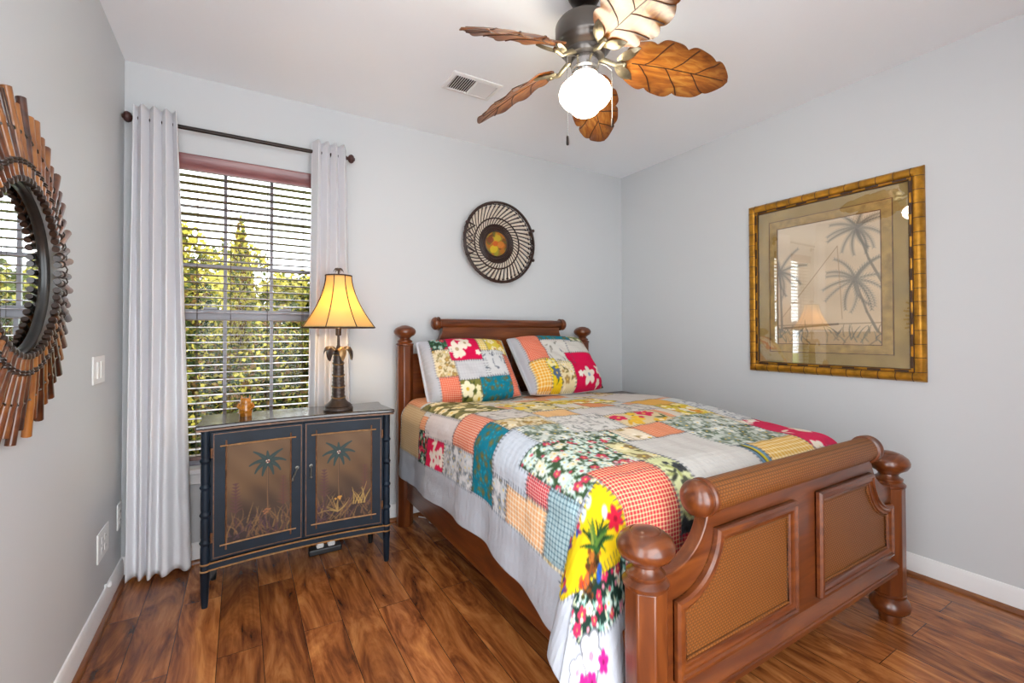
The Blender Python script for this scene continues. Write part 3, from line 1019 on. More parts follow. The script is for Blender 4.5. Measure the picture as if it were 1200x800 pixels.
def toile(R_, x0, x1, y0, y1, bgc, inks, dens, seed, size=0.03):
    """sparse ink sprigs on pale cloth"""
    rnd_ = random.Random(seed)
    R_.rect(x0, x1, y0, y1, bgc)
    n = max(2, int((x1 - x0) * (y1 - y0) / (size * size) * 0.5 * dens))
    def sp(x, y):
        c = rnd_.choice(inks)
        a = rnd_.uniform(0, 2 * PI)
        R_.frond(x, y, size * rnd_.uniform(.7, 1.4), a, rnd_.uniform(-1, 1), c, 0.0055, 4, 0.85, size * 0.35)
        if rnd_.random() < 0.5: R_.flower(x, y, size * 0.3, c, None, 5, a)
    R_.scatter(x0, x1, y0, y1, n, rnd_, sp)


def paisley(R_, x0, x1, y0, y1, seed):
    """teal print with olive-brown rosettes"""
    rnd_ = random.Random(seed)
    R_.rect(x0, x1, y0, y1, '#14798f')
    def f(x, y):
        r = rnd_.uniform(.010, .018)
        R_.flower(x, y, r, '#5b6a52', '#14798f', 6, rnd_.uniform(0, 2), 0.34)
        R_.ell(x, y, r * .3, r * .3, 0, '#86702c')
        for k in range(3):
            a = rnd_.uniform(0, 2 * PI)
            R_.frond(x + r * 1.2 * math.cos(a), y + r * 1.2 * math.sin(a), .024, a + .8, 1.5, '#4f7064', .006, 5, .8)
            R_.ell(x + r * 1.5 * math.cos(a + 1), y + r * 1.5 * math.sin(a + 1), .006, .004, a, '#1f93ad')
    R_.scatter(x0, x1, y0, y1, max(3, int((x1 - x0) * (y1 - y0) / .0022)), rnd_, f)


def stitches(R_, x0, x1, y0, y1, seed, col='#4a4f58', step=0.016, ln=0.014):
    rnd_ = random.Random(seed)
    x = x0
    while x < x1:
        for y in (y0, y1):
            R_.line([(x, y - ln / 2), (x + rnd_.uniform(-.002, .002), y + ln / 2)], 0.0035, 0.003, col, 0.75)
        x += step
    y = y0
    while y < y1:
        for xx in (x0, x1):
            R_.line([(xx - ln / 2, y), (xx + ln / 2, y + rnd_.uniform(-.002, .002))], 0.0035, 0.003, col, 0.75)
        y += step


# ------------------------------------------------------------------ woven wall basket
BX, BZ = 2.003, 1.767
bk = empty('wall_basket', (BX, 0.0, BZ), 'round woven basket tray with a painted centre hanging above the bed', 'basket')
tilt = -0.30


def bp(r, a, y):
    return (BX + r * math.cos(a), y, BZ + r * math.sin(a))


def ring(r, y, rad, n=72, wob=0.0, k=0, ph=0.0):
    return [bp(r, 2 * PI * i / n, y + wob * math.sin(k * 2 * PI * i / n + ph)) for i in range(n)]


mb = MB()
for r, y, w in ((0.275, -0.075, 0.006), (0.268, -0.083, 0.005), (0.272, -0.064, 0.005), (0.265, -0.052, 0.004)):
    mb.tube(ring(r, y, w), w, 8, 0, True)
for i in range(40):
    a0 = 2 * PI * i / 40
    mb.tube([bp(0.264, a0, -0.052), bp(0.279, a0 + 0.03, -0.068), bp(0.270, a0 + 0.07, -0.088)], 0.003, 5)
mb.build('basket_rim', M['rattan'], bk)
mb = MB()
for r, y, w in ((0.252, -0.040, 0.005), (0.176, -0.028, 0.005), (0.132, -0.017, 0.006), (0.120, -0.014, 0.005), (0.108, -0.013, 0.005)):
    mb.tube(ring(r, y, w), w, 8, 0, True)
mb.build('hoop', M['rattan'], bk)
NS = 46
mb = MB(); md = MB()
for i in range(NS):
    a0 = 2 * PI * i / NS
    for tgt, off in ((mb, 0.0), (md, PI / NS)):
        pts = []
        for j in range(9):
            t = j / 8
            r = 0.130 + 0.130 * t
            y = -0.010 - 0.045 * t ** 1.6 + (0.0 if tgt is mb else -0.001)
            pts.append(bp(r, a0 + off - 0.58 * t * (1 - 0.25 * t), y))
        tgt.tube(pts, [0.0052 + 0.0035 * j / 8 for j in range(9)] if tgt is mb else 0.0032, 6)
mb.build('pale_spokes', M['straw'], bk)['label'] = 'pale spiralling reeds'
md.build('dark_spokes', M['rattan'], bk)['label'] = 'dark spiralling reeds'
MB().lathe([(0.0005, 0), (0.134, 0), (0.134, 0.006), (0.0005, 0.009)], (BX, -0.004, BZ), 48, 0, (0, -1, 0)).build('woven_base', M['rattan'], bk)
FRT = Ras(-1, 1, -1, 1, 0.02, '#8a6a2a')
rf = random.Random(4)
for k in range(40):
    FRT.ell(rf.uniform(-.9, .9), rf.uniform(-.9, .9), rf.uniform(.15, .4), rf.uniform(.1, .3), rf.uniform(0, 3), rf.choice(['#5a5a24', '#8f8a2a', '#a8641f', '#6b3a1c', '#c08a2a']), .8)
for cx_, cy_, r_, c_ in ((-.25, -.45, .38, '#cfae1e'), (.1, .45, .34, '#b9a02a'), (.4, -.05, .34, '#c9732a'), (-.1, .0, .26, '#c4531f'), (-.55, .25, .30, '#7a3a20')):
    FRT.ell(cx_, cy_, r_, r_ * .8, .5, c_, .85)
ra = np.linspace(0.002, 1, 26)[:, None]; aa = np.linspace(0, 2 * PI, 72, endpoint=False)[None, :]
xi = np.clip(np.round((ra * np.cos(aa) + 1) / .02).astype(int), 0, FRT.nx - 1); yi = np.clip(np.round((ra * np.sin(aa) + 1) / .02).astype(int), 0, FRT.ny - 1)
pd_ = np.stack([BX + .086 * ra * np.cos(aa), -0.0142 - 0.003 * (1 - ra * ra) + 0 * aa, BZ + .086 * ra * np.sin(aa)], -1)
grid_obj('painted_fruit', pd_, M['paint'], bk, cols={'Col': FRT.img[yi, xi]}, wrap=True)
MB().tube(ring(0.089, -0.014, 0.004), 0.0045, 8, 0, True).build('centre_ring', M['rattan'], bk)
for sgn in (-1, 1):
    ac = 0 if sgn > 0 else PI
    mb = MB()
    pts = []
    zz = [0.105, 0.085, 0.05, 0.02, 0.0, -0.02, -0.05, -0.085, -0.105]
    for j, z in enumerate(zz):
        rr_ = 0.268 - 0.04 * (j % 2)
        pts.append((BX + sgn * (rr_ - 0.02 * abs(z) / 0.1), -0.088 - 0.018 * (j % 2), BZ + z))
    mb.tube(pts, 0.007, 8)
    for z in (0.105, -0.105):
        mb.sphere((BX + sgn * 0.258, -0.088, BZ + z), 0.012, 8)
    mb.build('handle', M['rattan'], bk)


# ------------------------------------------------------------------ bed
FX0, FX1, HY, FY = 1.325, 2.70, -0.10, -1.985
CXB = (FX0 + FX1) / 2
bed = empty('bed', (CXB, -1.05, 0.0), 'carved dark wood four post bed with woven cane footboard', 'bed')


def octa(m_, c, z0, z1, ap, mi=0):
    poly = []
    for k in range(8):
        a = PI / 8 + k * PI / 4
        poly.append((ap / math.cos(PI / 8) * math.cos(a), ap / math.cos(PI / 8) * math.sin(a)))
    return m_.prism(poly, lambda u, v, d: (c[0] + u, c[1] + v, d), z0, z1, mi)


FINIAL = [(0.050, 0.000), (0.055, 0.003), (0.056, 0.011), (0.050, 0.017), (0.044, 0.022), (0.047, 0.027), (0.047, 0.033), (0.034, 0.042), (0.032, 0.050),
          (0.042, 0.060), (0.060, 0.071), (0.069, 0.086), (0.070, 0.099), (0.063, 0.114), (0.048, 0.126), (0.038, 0.1305), (0.036, 0.129), (0.033, 0.1325), (0.020, 0.137), (0.0005, 0.139)]
for x in (FX0, FX1):
    # head post
    z1 = 1.070
    p_ = octa(MB(), (x, HY), 0.0, z1, 0.046).build('head_post', M['bedz'], bed, smooth=20, bevel=0.003)
    MB().lathe([(r * 0.93, z * 0.88) for r, z in FINIAL], (x, HY, z1), 40).build('finial', M['bed'], p_, smooth=50)
    # foot post
    z1 = 0.530
    p_ = octa(MB(), (x, FY), 0.112, z1, 0.049).build('foot_post', M['bedz'], bed, smooth=20, bevel=0.003)
    MB().lathe(FINIAL, (x, FY, z1), 48).build('finial', M['bed'], p_, smooth=50)
    MB().lathe([(0.034, 0.0), (0.037, 0.010), (0.036, 0.030), (0.050, 0.036), (0.063, 0.050), (0.067, 0.066), (0.062, 0.084), (0.050, 0.094), (0.046, 0.098), (0.053, 0.104), (0.053, 0.113), (0.045, 0.118)],
               (x, FY, 0), 40).build('foot', M['bed'], p_, smooth=50)


def bed_board(zsh, ztop, xin, z0, y0, y1, name):
    """panel with concave shoulders rising to the roll"""
    xa = FX0 + 0.03
    poly = [(xa, z0)]
    R_ = []
    n = 16
    # right side mirrored from left: build left outline from bottom to top
    left = [(xa, z0), (xa, zsh), (FX0 + 0.05, zsh)]
    x_s, x_e = FX0 + 0.05, xin
    for i in range(n + 1):
        a = i / n * PI / 2
        left.append((x_s + (x_e - x_s) * math.sin(a), zsh + (ztop - zsh) * (1 - math.cos(a))))
    pts = left + [(2 * CXB - x, z) for x, z in reversed(left)]
    pts = pts[::-1]
    m_ = MB().prism(pts, lambda u, v, d: (u, d, v), y0, y1)
    return m_.build(name, M['bed'], bed, smooth=25, bevel=0.003), left


def molding(path, y, prof, parent, name, sgn=-1, mat=None, closed=True):
    m_ = MB().sweep(path, prof, lambda u, v, h: (u, y + sgn * h, v), closed)
    return m_.build(name, mat or M['bed'], parent, smooth=35)


# footboard
fb, _ = bed_board(0.548, 0.690, 1.535, 0.205, -2.008, -1.970, 'footboard')
# roll wrapped in cane with turned caps
MB().lathe([(0.043, 0), (0.043, 2 * (CXB - 1.530))], (1.530, -1.990, 0.704), 40, 0, (1, 0, 0)).build('footboard_roll', M['cane'], fb)
CAP = [(0.0005, 0.0), (0.018, 0.002), (0.034, 0.009), (0.044, 0.019), (0.049, 0.030), (0.048, 0.040), (0.0445, 0.046), (0.0445, 0.050), (0.050, 0.053), (0.050, 0.062), (0.043, 0.066), (0.020, 0.068)]
for s_ in (1, -1):
    MB().lathe(CAP, (CXB - s_ * (CXB - 1.480), -1.990, 0.704), 36, 0, (s_, 0, 0)).build('roll_cap', M['bed'], fb, smooth=50)
# lower rail with moulded lip
rp = [(1.36, 0.198), (1.36, 0.262), (2.665, 0.262), (2.665, 0.198)]
m_ = MB()
prof = [(-1.966, 0.200), (-2.020, 0.200), (-2.026, 0.206), (-2.026, 0.220), (-2.020, 0.228), (-2.030, 0.232), (-2.032, 0.240), (-2.026, 0.248), (-2.016, 0.254), (-2.008, 0.262), (-1.966, 0.262)]
k = len(prof)
vs = [(x, y, z) for x in (1.365, 2.66) for y, z in prof]
m_.add(vs, [(q, (q + 1) % k, k + (q + 1) % k, k + q) for q in range(k)] + [tuple(range(k)), tuple(reversed(range(k, 2 * k)))])
m_.build('lower_rail', M['bed'], fb, smooth=35)
# cane insets
MOLD = [(0.0, 0.0), (0.0, 0.014), (0.005, 0.021), (0.011, 0.022), (0.014, 0.016), (0.022, 0.018), (0.028, 0.013), (0.034, 0.012), (0.038, 0.004), (0.038, 0.0)]


def inset(mirror):
    x0, x1, z0, z1 = 1.395, 1.945, 0.285, 0.625
    cx_, cz_ = 1.555, 0.482
    pts = [(x0, z0), (x1, z0), (x1, z1), (cx_, z1)]
    n = 14
    for i in range(1, n + 1):
        a = i / n * PI / 2
        pts.append((x0 + (cx_ - x0) * math.cos(a), z1 - (z1 - cz_) * math.sin(a)) if False else (x0 + (cx_ - x0) * (1 - math.sin(a)), cz_ + (z1 - cz_) * math.cos(a)))
    # concave corner: re-map so that the curve bows toward the panel centre
    out = pts[:4]
    for i in range(1, n + 1):
        a = i / n * PI / 2
        out.append((cx_ - (cx_ - x0) * (1 - math.cos(a)), z1 - (z1 - cz_) * math.sin(a)))
    pts = out
    if mirror:
        pts = [(2 * CXB - x, z) for x, z in reversed(pts)]
    fr = molding(pts, -2.008, MOLD, fb, 'panel_moulding')
    m2 = MB().prism(pts, lambda u, v, d: (u, d, v), -2.0075, -2.0115)
    m2.build('cane_panel', M['cane'], fr, smooth=20)
    # braided cord just inside the moulding
    inner = []
    P2 = [Vector(p) for p in pts]
    nn = len(P2)
    for i in range(nn):
        d1 = (P2[i] - P2[i - 1]).normalized(); d2 = (P2[(i + 1) % nn] - P2[i]).normalized()
        n1 = Vector((-d1.y, d1.x)); n2 = Vector((-d2.y, d2.x)); mm = n1 + n2; mm = mm / max(1e-6, mm.dot(n1))
        inner.append(P2[i] + mm * 0.041)
    MB().tube([(p.x, -2.0135, p.y) for p in inner], 0.004, 6, 0, True).build('braid', M['cane'], fr)


inset(False); inset(True)
# headboard
hb, hl = bed_board(1.020, 1.185, 1.560, 0.30, -0.120, -0.082, 'headboard')
MB().lathe([(0.030, 0), (0.030, 2 * (CXB - 1.530))], (1.530, -0.101, 1.205), 32, 0, (1, 0, 0)).build('headboard_roll', M['bed'], hb)
for s_ in (1, -1):
    MB().lathe([(r * 0.84, z * 0.8) for r, z in CAP], (CXB - s_ * (CXB - 1.492), -0.101, 1.205), 32, 0, (s_, 0, 0)).build('roll_cap', M['bed'], hb, smooth=50)
for x0, x1 in ((1.60, 1.965), (2.06, 2.425)):
    molding([(x0, 0.62), (x1, 0.62), (x1, 1.112), (x0, 1.112)], -0.120, [(a * 0.8, h * 0.8) for a, h in MOLD], hb, 'panel_moulding')
# side rails
for x0, x1, nm in ((1.325, 1.355, 'side_rail'), (2.67, 2.70, 'side_rail')):
    MB().bb(x0, x1, FY + 0.045, HY - 0.045, 0.158, 0.372).build(nm, M['bedy'], bed, smooth=0, bevel=0.005)
for i in range(4):
    y = -0.45 - i * 0.40
    MB().bb(1.355, 2.67, y - 0.035, y + 0.035, 0.335, 0.357).build('slat', M['bedy'], bed, smooth=0)

# mattress
m_ = MB().bb(1.375, 2.63, -1.765, -0.14, 0.358, 0.675)
mt = m_.build('mattress', M['mattress'], None, smooth=30, loc=(CXB, -1.0, 0.358))
b_ = mt.modifiers.new('bevel', 'BEVEL'); b_.width = 0.06; b_.segments = 4
tag(mt, 'thick pale mattress hidden under the patchwork quilt', 'mattress')

# ------------------------------------------------------------------ quilt
QXL, QXR, QYF, QR = 1.283, 2.722, -1.868, 0.12


def quilt_top(x, y):
    t = np.clip((-1.1 - y) / .65, 0, 1)
    h = np.clip((y + 0.95) / .6, 0, 1)
    return .785 - .055 * t * t * (3 - 2 * t) - .030 * h * h * (3 - 2 * h) - .02 * (x - 1.4) / 1.2


def quilt_surf(X, Y, lift=0.0):
    xl, xr, yf = QXL + QR, QXR - QR, QYF + QR
    a = np.where(X < xl, X - xl, np.where(X > xr, X - xr, 0.0)); b = np.where(Y < yf, Y - yf, 0.0)
    d = np.hypot(a, b); dd = np.maximum(d, 1e-9); dx = a / dd; dy = b / dd
    q = PI * QR / 2
    e = np.maximum(d - q, 0)
    s2 = 2 * np.abs(dx * dy)
    ph = np.arctan2(np.abs(dy), np.abs(dx)) / (PI / 2)
    wgt = np.sin(PI * np.clip(ph, 0, 1) ** .6) ** 2 * (d > 1e-6)
    ft = np.clip((-1.25 - Y) / .5, 0, 1); ft = ft * ft * (3 - 2 * ft) * (a < 0)
    fl = .06 + .07 * ft * (1 - ph) + .36 * wgt * (X < 2.0) + .15 * wgt * (X >= 2.0)
    h = np.where(d < q, QR * np.sin(d / QR), QR + fl * e)
    # soft vertical folds in the hanging part
    side = e * 0.030 * np.sin(Y * 17 + 0.8 * np.sin(Y * 5)) * (np.abs(dx) > 0.9) * np.clip(e / .25, 0, 1)
    side += e * 0.06 * np.sin(7 * np.arctan2(np.abs(dy), np.abs(dx)) + 0.6) * (s2 > 0.02) * s2
    h = h + side
    g = np.where(d < q, QR * (1 - np.cos(d / QR)), QR + e * np.sqrt(1 - fl ** 2))
    cx = np.clip(X, xl, xr); cy = np.maximum(Y, yf)
    z = quilt_top(cx, cy) - g
    puff = 0.0012 * np.sin(X * 62 + 0.6 * np.sin(Y * 13)) + 0.0012 * np.sin(Y * 47 + 0.8 * np.sin(X * 11)) + 0.006 * np.sin(X * 7.3 + 1) * np.sin(Y * 5.7)
    edge = np.clip(1 - d / q, 0, 1)
    px = cx + dx * (h + puff * (1 - edge)); py = cy + dy * (h + puff * (1 - edge))
    return np.stack([px, py, z + puff * edge], -1)


QS = 0.0045
Q = Ras(0.90, 3.09, -2.235, -0.16, QS, '#b0b5be')
BL = '#b0b5be'
rq = random.Random(11)
# background filler patches first
cols_fill = ['#d8d3c8', '#c9c9c6', '#d6cdbd', '#c8ccca']
seedn = 100
for ix, x0 in enumerate(np.arange(1.06, 2.90, 0.23)):
    for iy, y0 in enumerate(np.arange(-2.05, -0.16, 0.21)):
        seedn += 1
        t_ = (ix * 3 + iy * 5) % 4
        if t_ == 0: toile(Q, x0, x0 + .23, y0, y0 + .21, rq.choice(cols_fill), ['#8a8f92', '#6e7377'], .8, seedn)
        elif t_ == 1: floral(Q, x0, x0 + .23, y0, y0 + .21, '#d9cfae', ['#e6dcc0', '#b9a36a'], ['#8b8a5a', '#6f7350'], .035, 1, seedn)
        elif t_ == 2: Q.rect(x0, x0 + .23, y0, y0 + .21, rq.choice(cols_fill))
        else: Q.rect(x0, x0 + .23, y0, y0 + .21, '#d98a5e', '#e9c3a4', .011)
PT = []


def P(x0, x1, ya, yb, kind, *a, st=True):
    y0, y1 = min(ya, yb), max(ya, yb)
    kind(Q, x0, x1, y0, y1, *a)
    if st: PT.append((x0, x1, y0, y1))


def rc(R_, x0, x1, y0, y1, *a): R_.rect(x0, x1, y0, y1, *a)


def flor(*k): return lambda R_, x0, x1, y0, y1: floral(R_, x0, x1, y0, y1, *k)
def toi(*k): return lambda R_, x0, x1, y0, y1: toile(R_, x0, x1, y0, y1, *k)


DARKFL = ('#1f3a2c', ['#c22a55', '#d9d0bd', '#b8d3cc', '#a63548'], ['#7fb3a8', '#c9cfae', '#456b45'], .026, 1.35)
GREENRED = ('#3a5236', ['#c5405c', '#dfe3d6', '#cfe0d8', '#dcd9c4', '#c9dcd6'], ['#a9c9bd', '#d8dcc0', '#cfdcd4'], .027, 1.6)
PINKFL = ('#d3204f', ['#e8ddd0', '#eadfd5'], ['#e8d9c8', '#cf3a5c'], .062, 1.0)
GREYFL = ('#d2d2d2', ['#9aa0a6', '#7e858d', '#c3c8cc'], ['#8a9098', '#a5abb0', '#b9bfc4'], .028, 1.3)
GG = ('#c5cbc2', ['#8a978a', '#dfe3dc', '#5f6f60'], ['#77866f', '#9fae9c', '#55634f'], .034, 1.3)
YFL = ('#d9c24a', ['#f0e4b4', '#d38d3a', '#efe9d5'], ['#5d6b3c', '#e3b93c', '#8a8a4a'], .045, 1.2)
CREAMFL = ('#ded0ac', ['#eee3c8', '#a98a55', '#c9b78c'], ['#7d6f45', '#a38f5f'], .03, 1.2)
OLIVE = ('#7f7a4c', ['#f0e3b0', '#ece0bb'], ['#5e6238', '#3f4a2c', '#9a9660'], .055, 1.0)
# --- left side and edge of the bed
P(1.06, 1.32, -.17, -.48, rc, '#cbb592', '#b89c74', .012)
P(1.05, 1.215, -.48, -.605, flor(*DARKFL, 1))
P(1.055, 1.19, -.605, -.815, flor('#d3204f', ['#eadfd5', '#e6d6ce'], ['#e8d9c8'], .085, .95, 2, '#d3204f'))
P(1.055, 1.20, -.82, -1.12, flor(*GREYFL, 3))
P(1.19, 1.315, -.56, -.91, rc, '#d6cfcf', '#d2cbcb', .02)
P(1.315, 1.56, -.40, -.915, flor(*OLIVE, 4))
P(1.20, 1.385, -.91, -1.12, rc, '#d4674a', '#ecc6ae', .011)
P(1.385, 1.60, -.915, -1.13, toi('#d3cdc6', ['#9a9a9a', '#8a8478'], .8, 41))
P(1.06, 1.36, -1.12, -1.29, paisley, 5)
P(1.06, 1.185, -1.29, -1.39, flor(*GREYFL, 6))
P(1.065, 1.20, -1.39, -1.63, rc, '#e6b07c', '#efe0c8', .017)
P(1.185, 1.40, -1.285, -1.515, rc, '#c2c9d2', '#bcc4ce', .02)
P(1.20, 1.27, -1.515, -1.635, rc, '#c7404c', '#e7b3ac', .010)
P(1.07, 1.27, -1.635, -1.78, rc, '#a9c3c9', '#5f7f8a', .015)
# --- top
P(1.36, 1.58, -1.13, -1.275, flor(*CREAMFL, 7))
P(1.38, 1.70, -1.275, -1.455, flor(*GG, 8))
P(1.27, 1.70, -1.455, -1.78, flor(*GREENRED, 9))
P(1.70, 1.77, -1.40, -1.53, flor(*GREENRED, 10))
P(1.745, 1.88, -1.39, -1.535, flor('#e4d6bd', ['#efe4cf', '#c98f5a'], ['#a58e5e'], .05, .6, 12))
P(1.88, 2.05, -1.39, -1.535, rc, '#d9754c', '#ecb795', .011)
P(1.70, 2.08, -1.535, -1.875, rc, '#cbc8c2', '#c6c4c0', .02)
P(1.60, 1.70, -1.53, -1.72, flor('#d5cf9e', ['#e8e0b5', '#8f7a52'], ['#b9b273', '#6f6a45'], .04, 1.1, 13))
P(1.60, 1.70, -1.72, -2.0, flor('#cfd3a0', ['#3a3d40', '#55584a'], ['#3f4238', '#a3a86a'], .05, .8, 14, '#2c2c2c'))
P(2.08, 2.145, -1.735, -1.92, rc, '#6a88a0', '#6a88a0', .02)
P(2.145, 2.455, -1.735, -1.95, rc, '#d9ac55', '#efd9a8', .022)
P(2.455, 2.66, -1.48, -1.85, flor('#d22f58', ['#ece2d2', '#f0e6da'], ['#e9dcc9', '#c92f55'], .075, 1.0, 15, '#e0d2a8'))
P(2.40, 2.66, -1.85, -1.99, flor(*DARKFL, 16))
P(2.05, 2.455, -1.53, -1.735, flor(*GG, 17))
P(2.05, 2.455, -1.36, -1.53, flor(*GG, 18), st=False)
P(1.88, 2.17, -1.22, -1.39, flor('#d8c39a', ['#d22f58', '#e6b93c', '#f0e0c0'], ['#4a5a38', '#d9a83a'], .06, 1.2, 19))
P(2.28, 2.52, -1.14, -1.36, flor(*YFL, 20))
P(2.26, 2.50, -.97, -1.14, rc, '#e0a94e', '#e8bb6a', .02)
P(2.26, 2.62, -.66, -.97, rc, '#cfcac4', '#cbc7c2', .02)
P(1.82, 2.26, -.70, -.93, flor(*YFL, 21))
P(1.95, 2.12, -.93, -1.06, rc, '#dc8654', '#e6a57c', .012)
P(1.60, 1.82, -.70, -1.04, flor('#d8cb9a', ['#e8c84a', '#efe4c4', '#7f7a5a'], ['#6d6f4a', '#c9a43a'], .05, 1.2, 22))
P(1.61, 1.80, -1.05, -1.17, rc, '#e3b57c', '#e7c08e', .012)
P(1.80, 2.07, -1.07, -1.22, rc, '#cfcbc6', '#cac7c3', .02)
P(2.07, 2.28, -1.06, -1.22, toi('#d2cdc4', ['#8d918c', '#7b6f78'], 1.2, 24))
P(1.60, 1.88, -1.18, -1.39, toi('#d2d0cb', ['#8d918c', '#a5a5a0'], 1.0, 23))
P(2.50, 2.722, -1.10, -1.48, toi('#d4d6d6', ['#7d8792', '#98a0a8'], 1.1, 25))
P(2.66, 2.88, -1.48, -1.90, flor('#cfd2c8', ['#8fa08f', '#f0efe6', '#c93a58'], ['#5f7a66', '#2f4a3c'], .04, 1.2, 26))
# --- corner and foot
P(1.36, 1.60, -1.72, -2.06, rc, '#cf3f45', '#eec69a', .0125)
P(1.60, 1.70, -2.00, -2.06, rc, '#c22c44', '#e3a07c', .0125)
P(1.30, 1.50, -2.01, -2.15, rc, '#8d9478', '#e0dfd0', .02)
P(1.50, 2.70, -2.06, -2.15, flor(*GREYFL, 32))
# dark floral cloth on the hanging corner, then the yellow pineapple cloth above it
Q.clip = (0.90, 1.36, -2.235, -1.78)
Q.rect(0.90, 1.30, -2.235, -1.93, BL)
Q.poly([(1.06, -1.78), (1.36, -1.78), (1.36, -2.1), (0.9, -2.1), (0.9, -1.6)], BL)
R2 = Ras(0.90, 1.36, -2.235, -1.78, QS, BL)
floral(R2, 0.90, 1.36, -2.235, -1.78, '#1d332b', ['#c22a55', '#d98fa0', '#e0d8c4', '#c8dcd4', '#b8344f'], ['#7fb3a8', '#c9cfae', '#8fbcae'], .030, 1.1, 31)
DKP = [(1.08, -1.90), (1.20, -1.955), (1.37, -1.985), (1.36, -2.11), (1.25, -2.10), (1.13, -2.07), (1.01, -2.0), (1.02, -1.945)]
MK = Ras(0.90, 1.36, -2.235, -1.78, QS, '#000000'); MK.poly(DKP, '#ffffff')
i0 = int(round((0.90 - Q.x0) / QS)); j0 = int(round((-2.235 - Q.y0) / QS))
sub = (slice(j0, j0 + MK.ny), slice(i0, i0 + MK.nx))
mk = MK.img[..., :1] > .5
for im in (Q.img, Q.lin): im[sub] = np.where(mk, R2.img, im[sub])
Q.clip = (0.96, 1.38, -2.02, -1.70)
YP = [(1.355, -1.775), (1.372, -1.86), (1.375, -1.94), (1.30, -2.0), (1.20, -1.965), (1.105, -1.925), (1.04, -1.86), (1.03, -1.735), (1.10, -1.745), (1.18, -1.785), (1.26, -1.795)]
Q.poly(YP, '#dcbb18')
rr3 = random.Random(8)
for k in range(60):
    t = rr3.uniform(0, 1)
    bx_, by_ = 1.215 - .095 * t, -1.905 - .035 * t
    Q.ell(bx_ + rr3.gauss(0, .014), by_ + rr3.gauss(0, .014), .010, .007, rr3.uniform(0, 3), rr3.choice(['#5a3218', '#7a421c', '#2e2216', '#a8642a', '#3a3a1c']))
for k in range(26):
    a = 0.75 + rr3.uniform(-1.5, 1.5)
    Q.frond(1.225 + rr3.uniform(-.02, .02), -1.90 + rr3.uniform(-.015, .015), rr3.uniform(.04, .085), a, rr3.uniform(-.9, .9), rr3.choice(['#2f5a2a', '#54752f', '#1f3a1e', '#7a8a3a', '#2a4420']), .013, 6)
Q.ell(1.135, -1.925, .020, .012, .4, '#d9642a'); Q.ell(1.115, -1.915, .012, .012, 0, '#c9401f')
Q.ell(1.19, -1.955, .024, .012, .6, '#2a56ac')
Q.flower(1.335, -1.895, .036, '#c9203a', '#8e1428', 6, .3, .3)
for (fx_, fy_, an) in ((1.29, -1.80, .5), (1.25, -1.805, .2), (1.31, -1.86, .9), (1.21, -1.795, .2), (1.10, -1.77, 1.2)):
    Q.ell(fx_, fy_, .020, .010, an, '#b9c6d2')
for (fx_, fy_) in ((1.20, -1.80), (1.15, -1.775), (1.075, -1.81), (1.06, -1.84)):
    Q.ell(fx_, fy_, .016, .008, rr3.uniform(0, 3), '#2a56ac'); Q.ell(fx_ + .014, fy_ + .006, .011, .008, 0, '#c23a4a'); Q.ell(fx_ + .004, fy_ - .012, .006, .012, 0.4, '#7a3a6a')
Q.clip = (Q.X[0], Q.X[-1], Q.Y[0], Q.Y[-1])
for PP in (YP, DKP):
    for i in range(len(PP)):
        (xa, ya), (xb, yb) = PP[i - 1], PP[i]
        L = math.hypot(xb - xa, yb - ya); nx_, ny_ = (yb - ya) / L, -(xb - xa) / L
        for q in range(int(L / .016)):
            u = (q + .5) / int(L / .016)
            px_, py_ = xa + (xb - xa) * u, ya + (yb - ya) * u
            Q.line([(px_ - nx_ * .007, py_ - ny_ * .007), (px_ + nx_ * .007, py_ + ny_ * .007)], .0035, .003, '#3f444c', .8)
Q.clip = (2.08, 2.145, -1.92, -1.735)
Q.line([(2.098, -1.735), (2.125, -1.92)], .018, .02, '#3e4430'); Q.line([(2.115, -1.735), (2.118, -1.92)], .010, .018, '#c9b62a')
Q.clip = (Q.X[0], Q.X[-1], Q.Y[0], Q.Y[-1])
# white hibiscus on the hanging corner
for (hx, hy, hr) in ((1.035, -2.062, .052), (0.965, -2.04, .034)):
    Q.flower(hx, hy, hr * 1.14, '#6f7279', None, 5, .4, .46)
    Q.flower(hx, hy, hr, '#e4e2e4', '#c87f9e', 5, .4, .42)
    for k in range(5):
        a = .4 + 2 * PI * k / 5
        Q.line([(hx, hy), (hx + hr * .7 * math.cos(a), hy + hr * .7 * math.sin(a))], .004, .003, '#a98a9a', .8)
for (hx, hy) in ((1.00, -2.105), (0.965, -2.08), (1.075, -2.11)):
    Q.flower(hx, hy, .026, '#b3247c', '#7a1450', 5, hx * 9, .40)
for i, (x0, x1, y0, y1) in enumerate(PT):
    stitches(Q, x0, x1, y0, y1, 300 + i)
XX, YY = np.meshgrid(Q.X, Q.Y)
# the far corners of the cloth beyond the hem are trimmed to a soft wave
QP = quilt_surf(XX, YY)
UV = np.stack([XX, YY], -1)
qo = grid_obj('quilt', QP, M['quilt'], loc=(CXB, -1.0, 0.70), cols={'Col': Q.img, 'Lin': Q.lin}, attrs={'Per': Q.per}, uv=UV)
sm = qo.modifiers.new('thickness', 'SOLIDIFY'); sm.thickness = 0.009; sm.offset = -1
tag(qo, 'bright patchwork quilt of floral and checked squares spread over the bed', 'quilt')

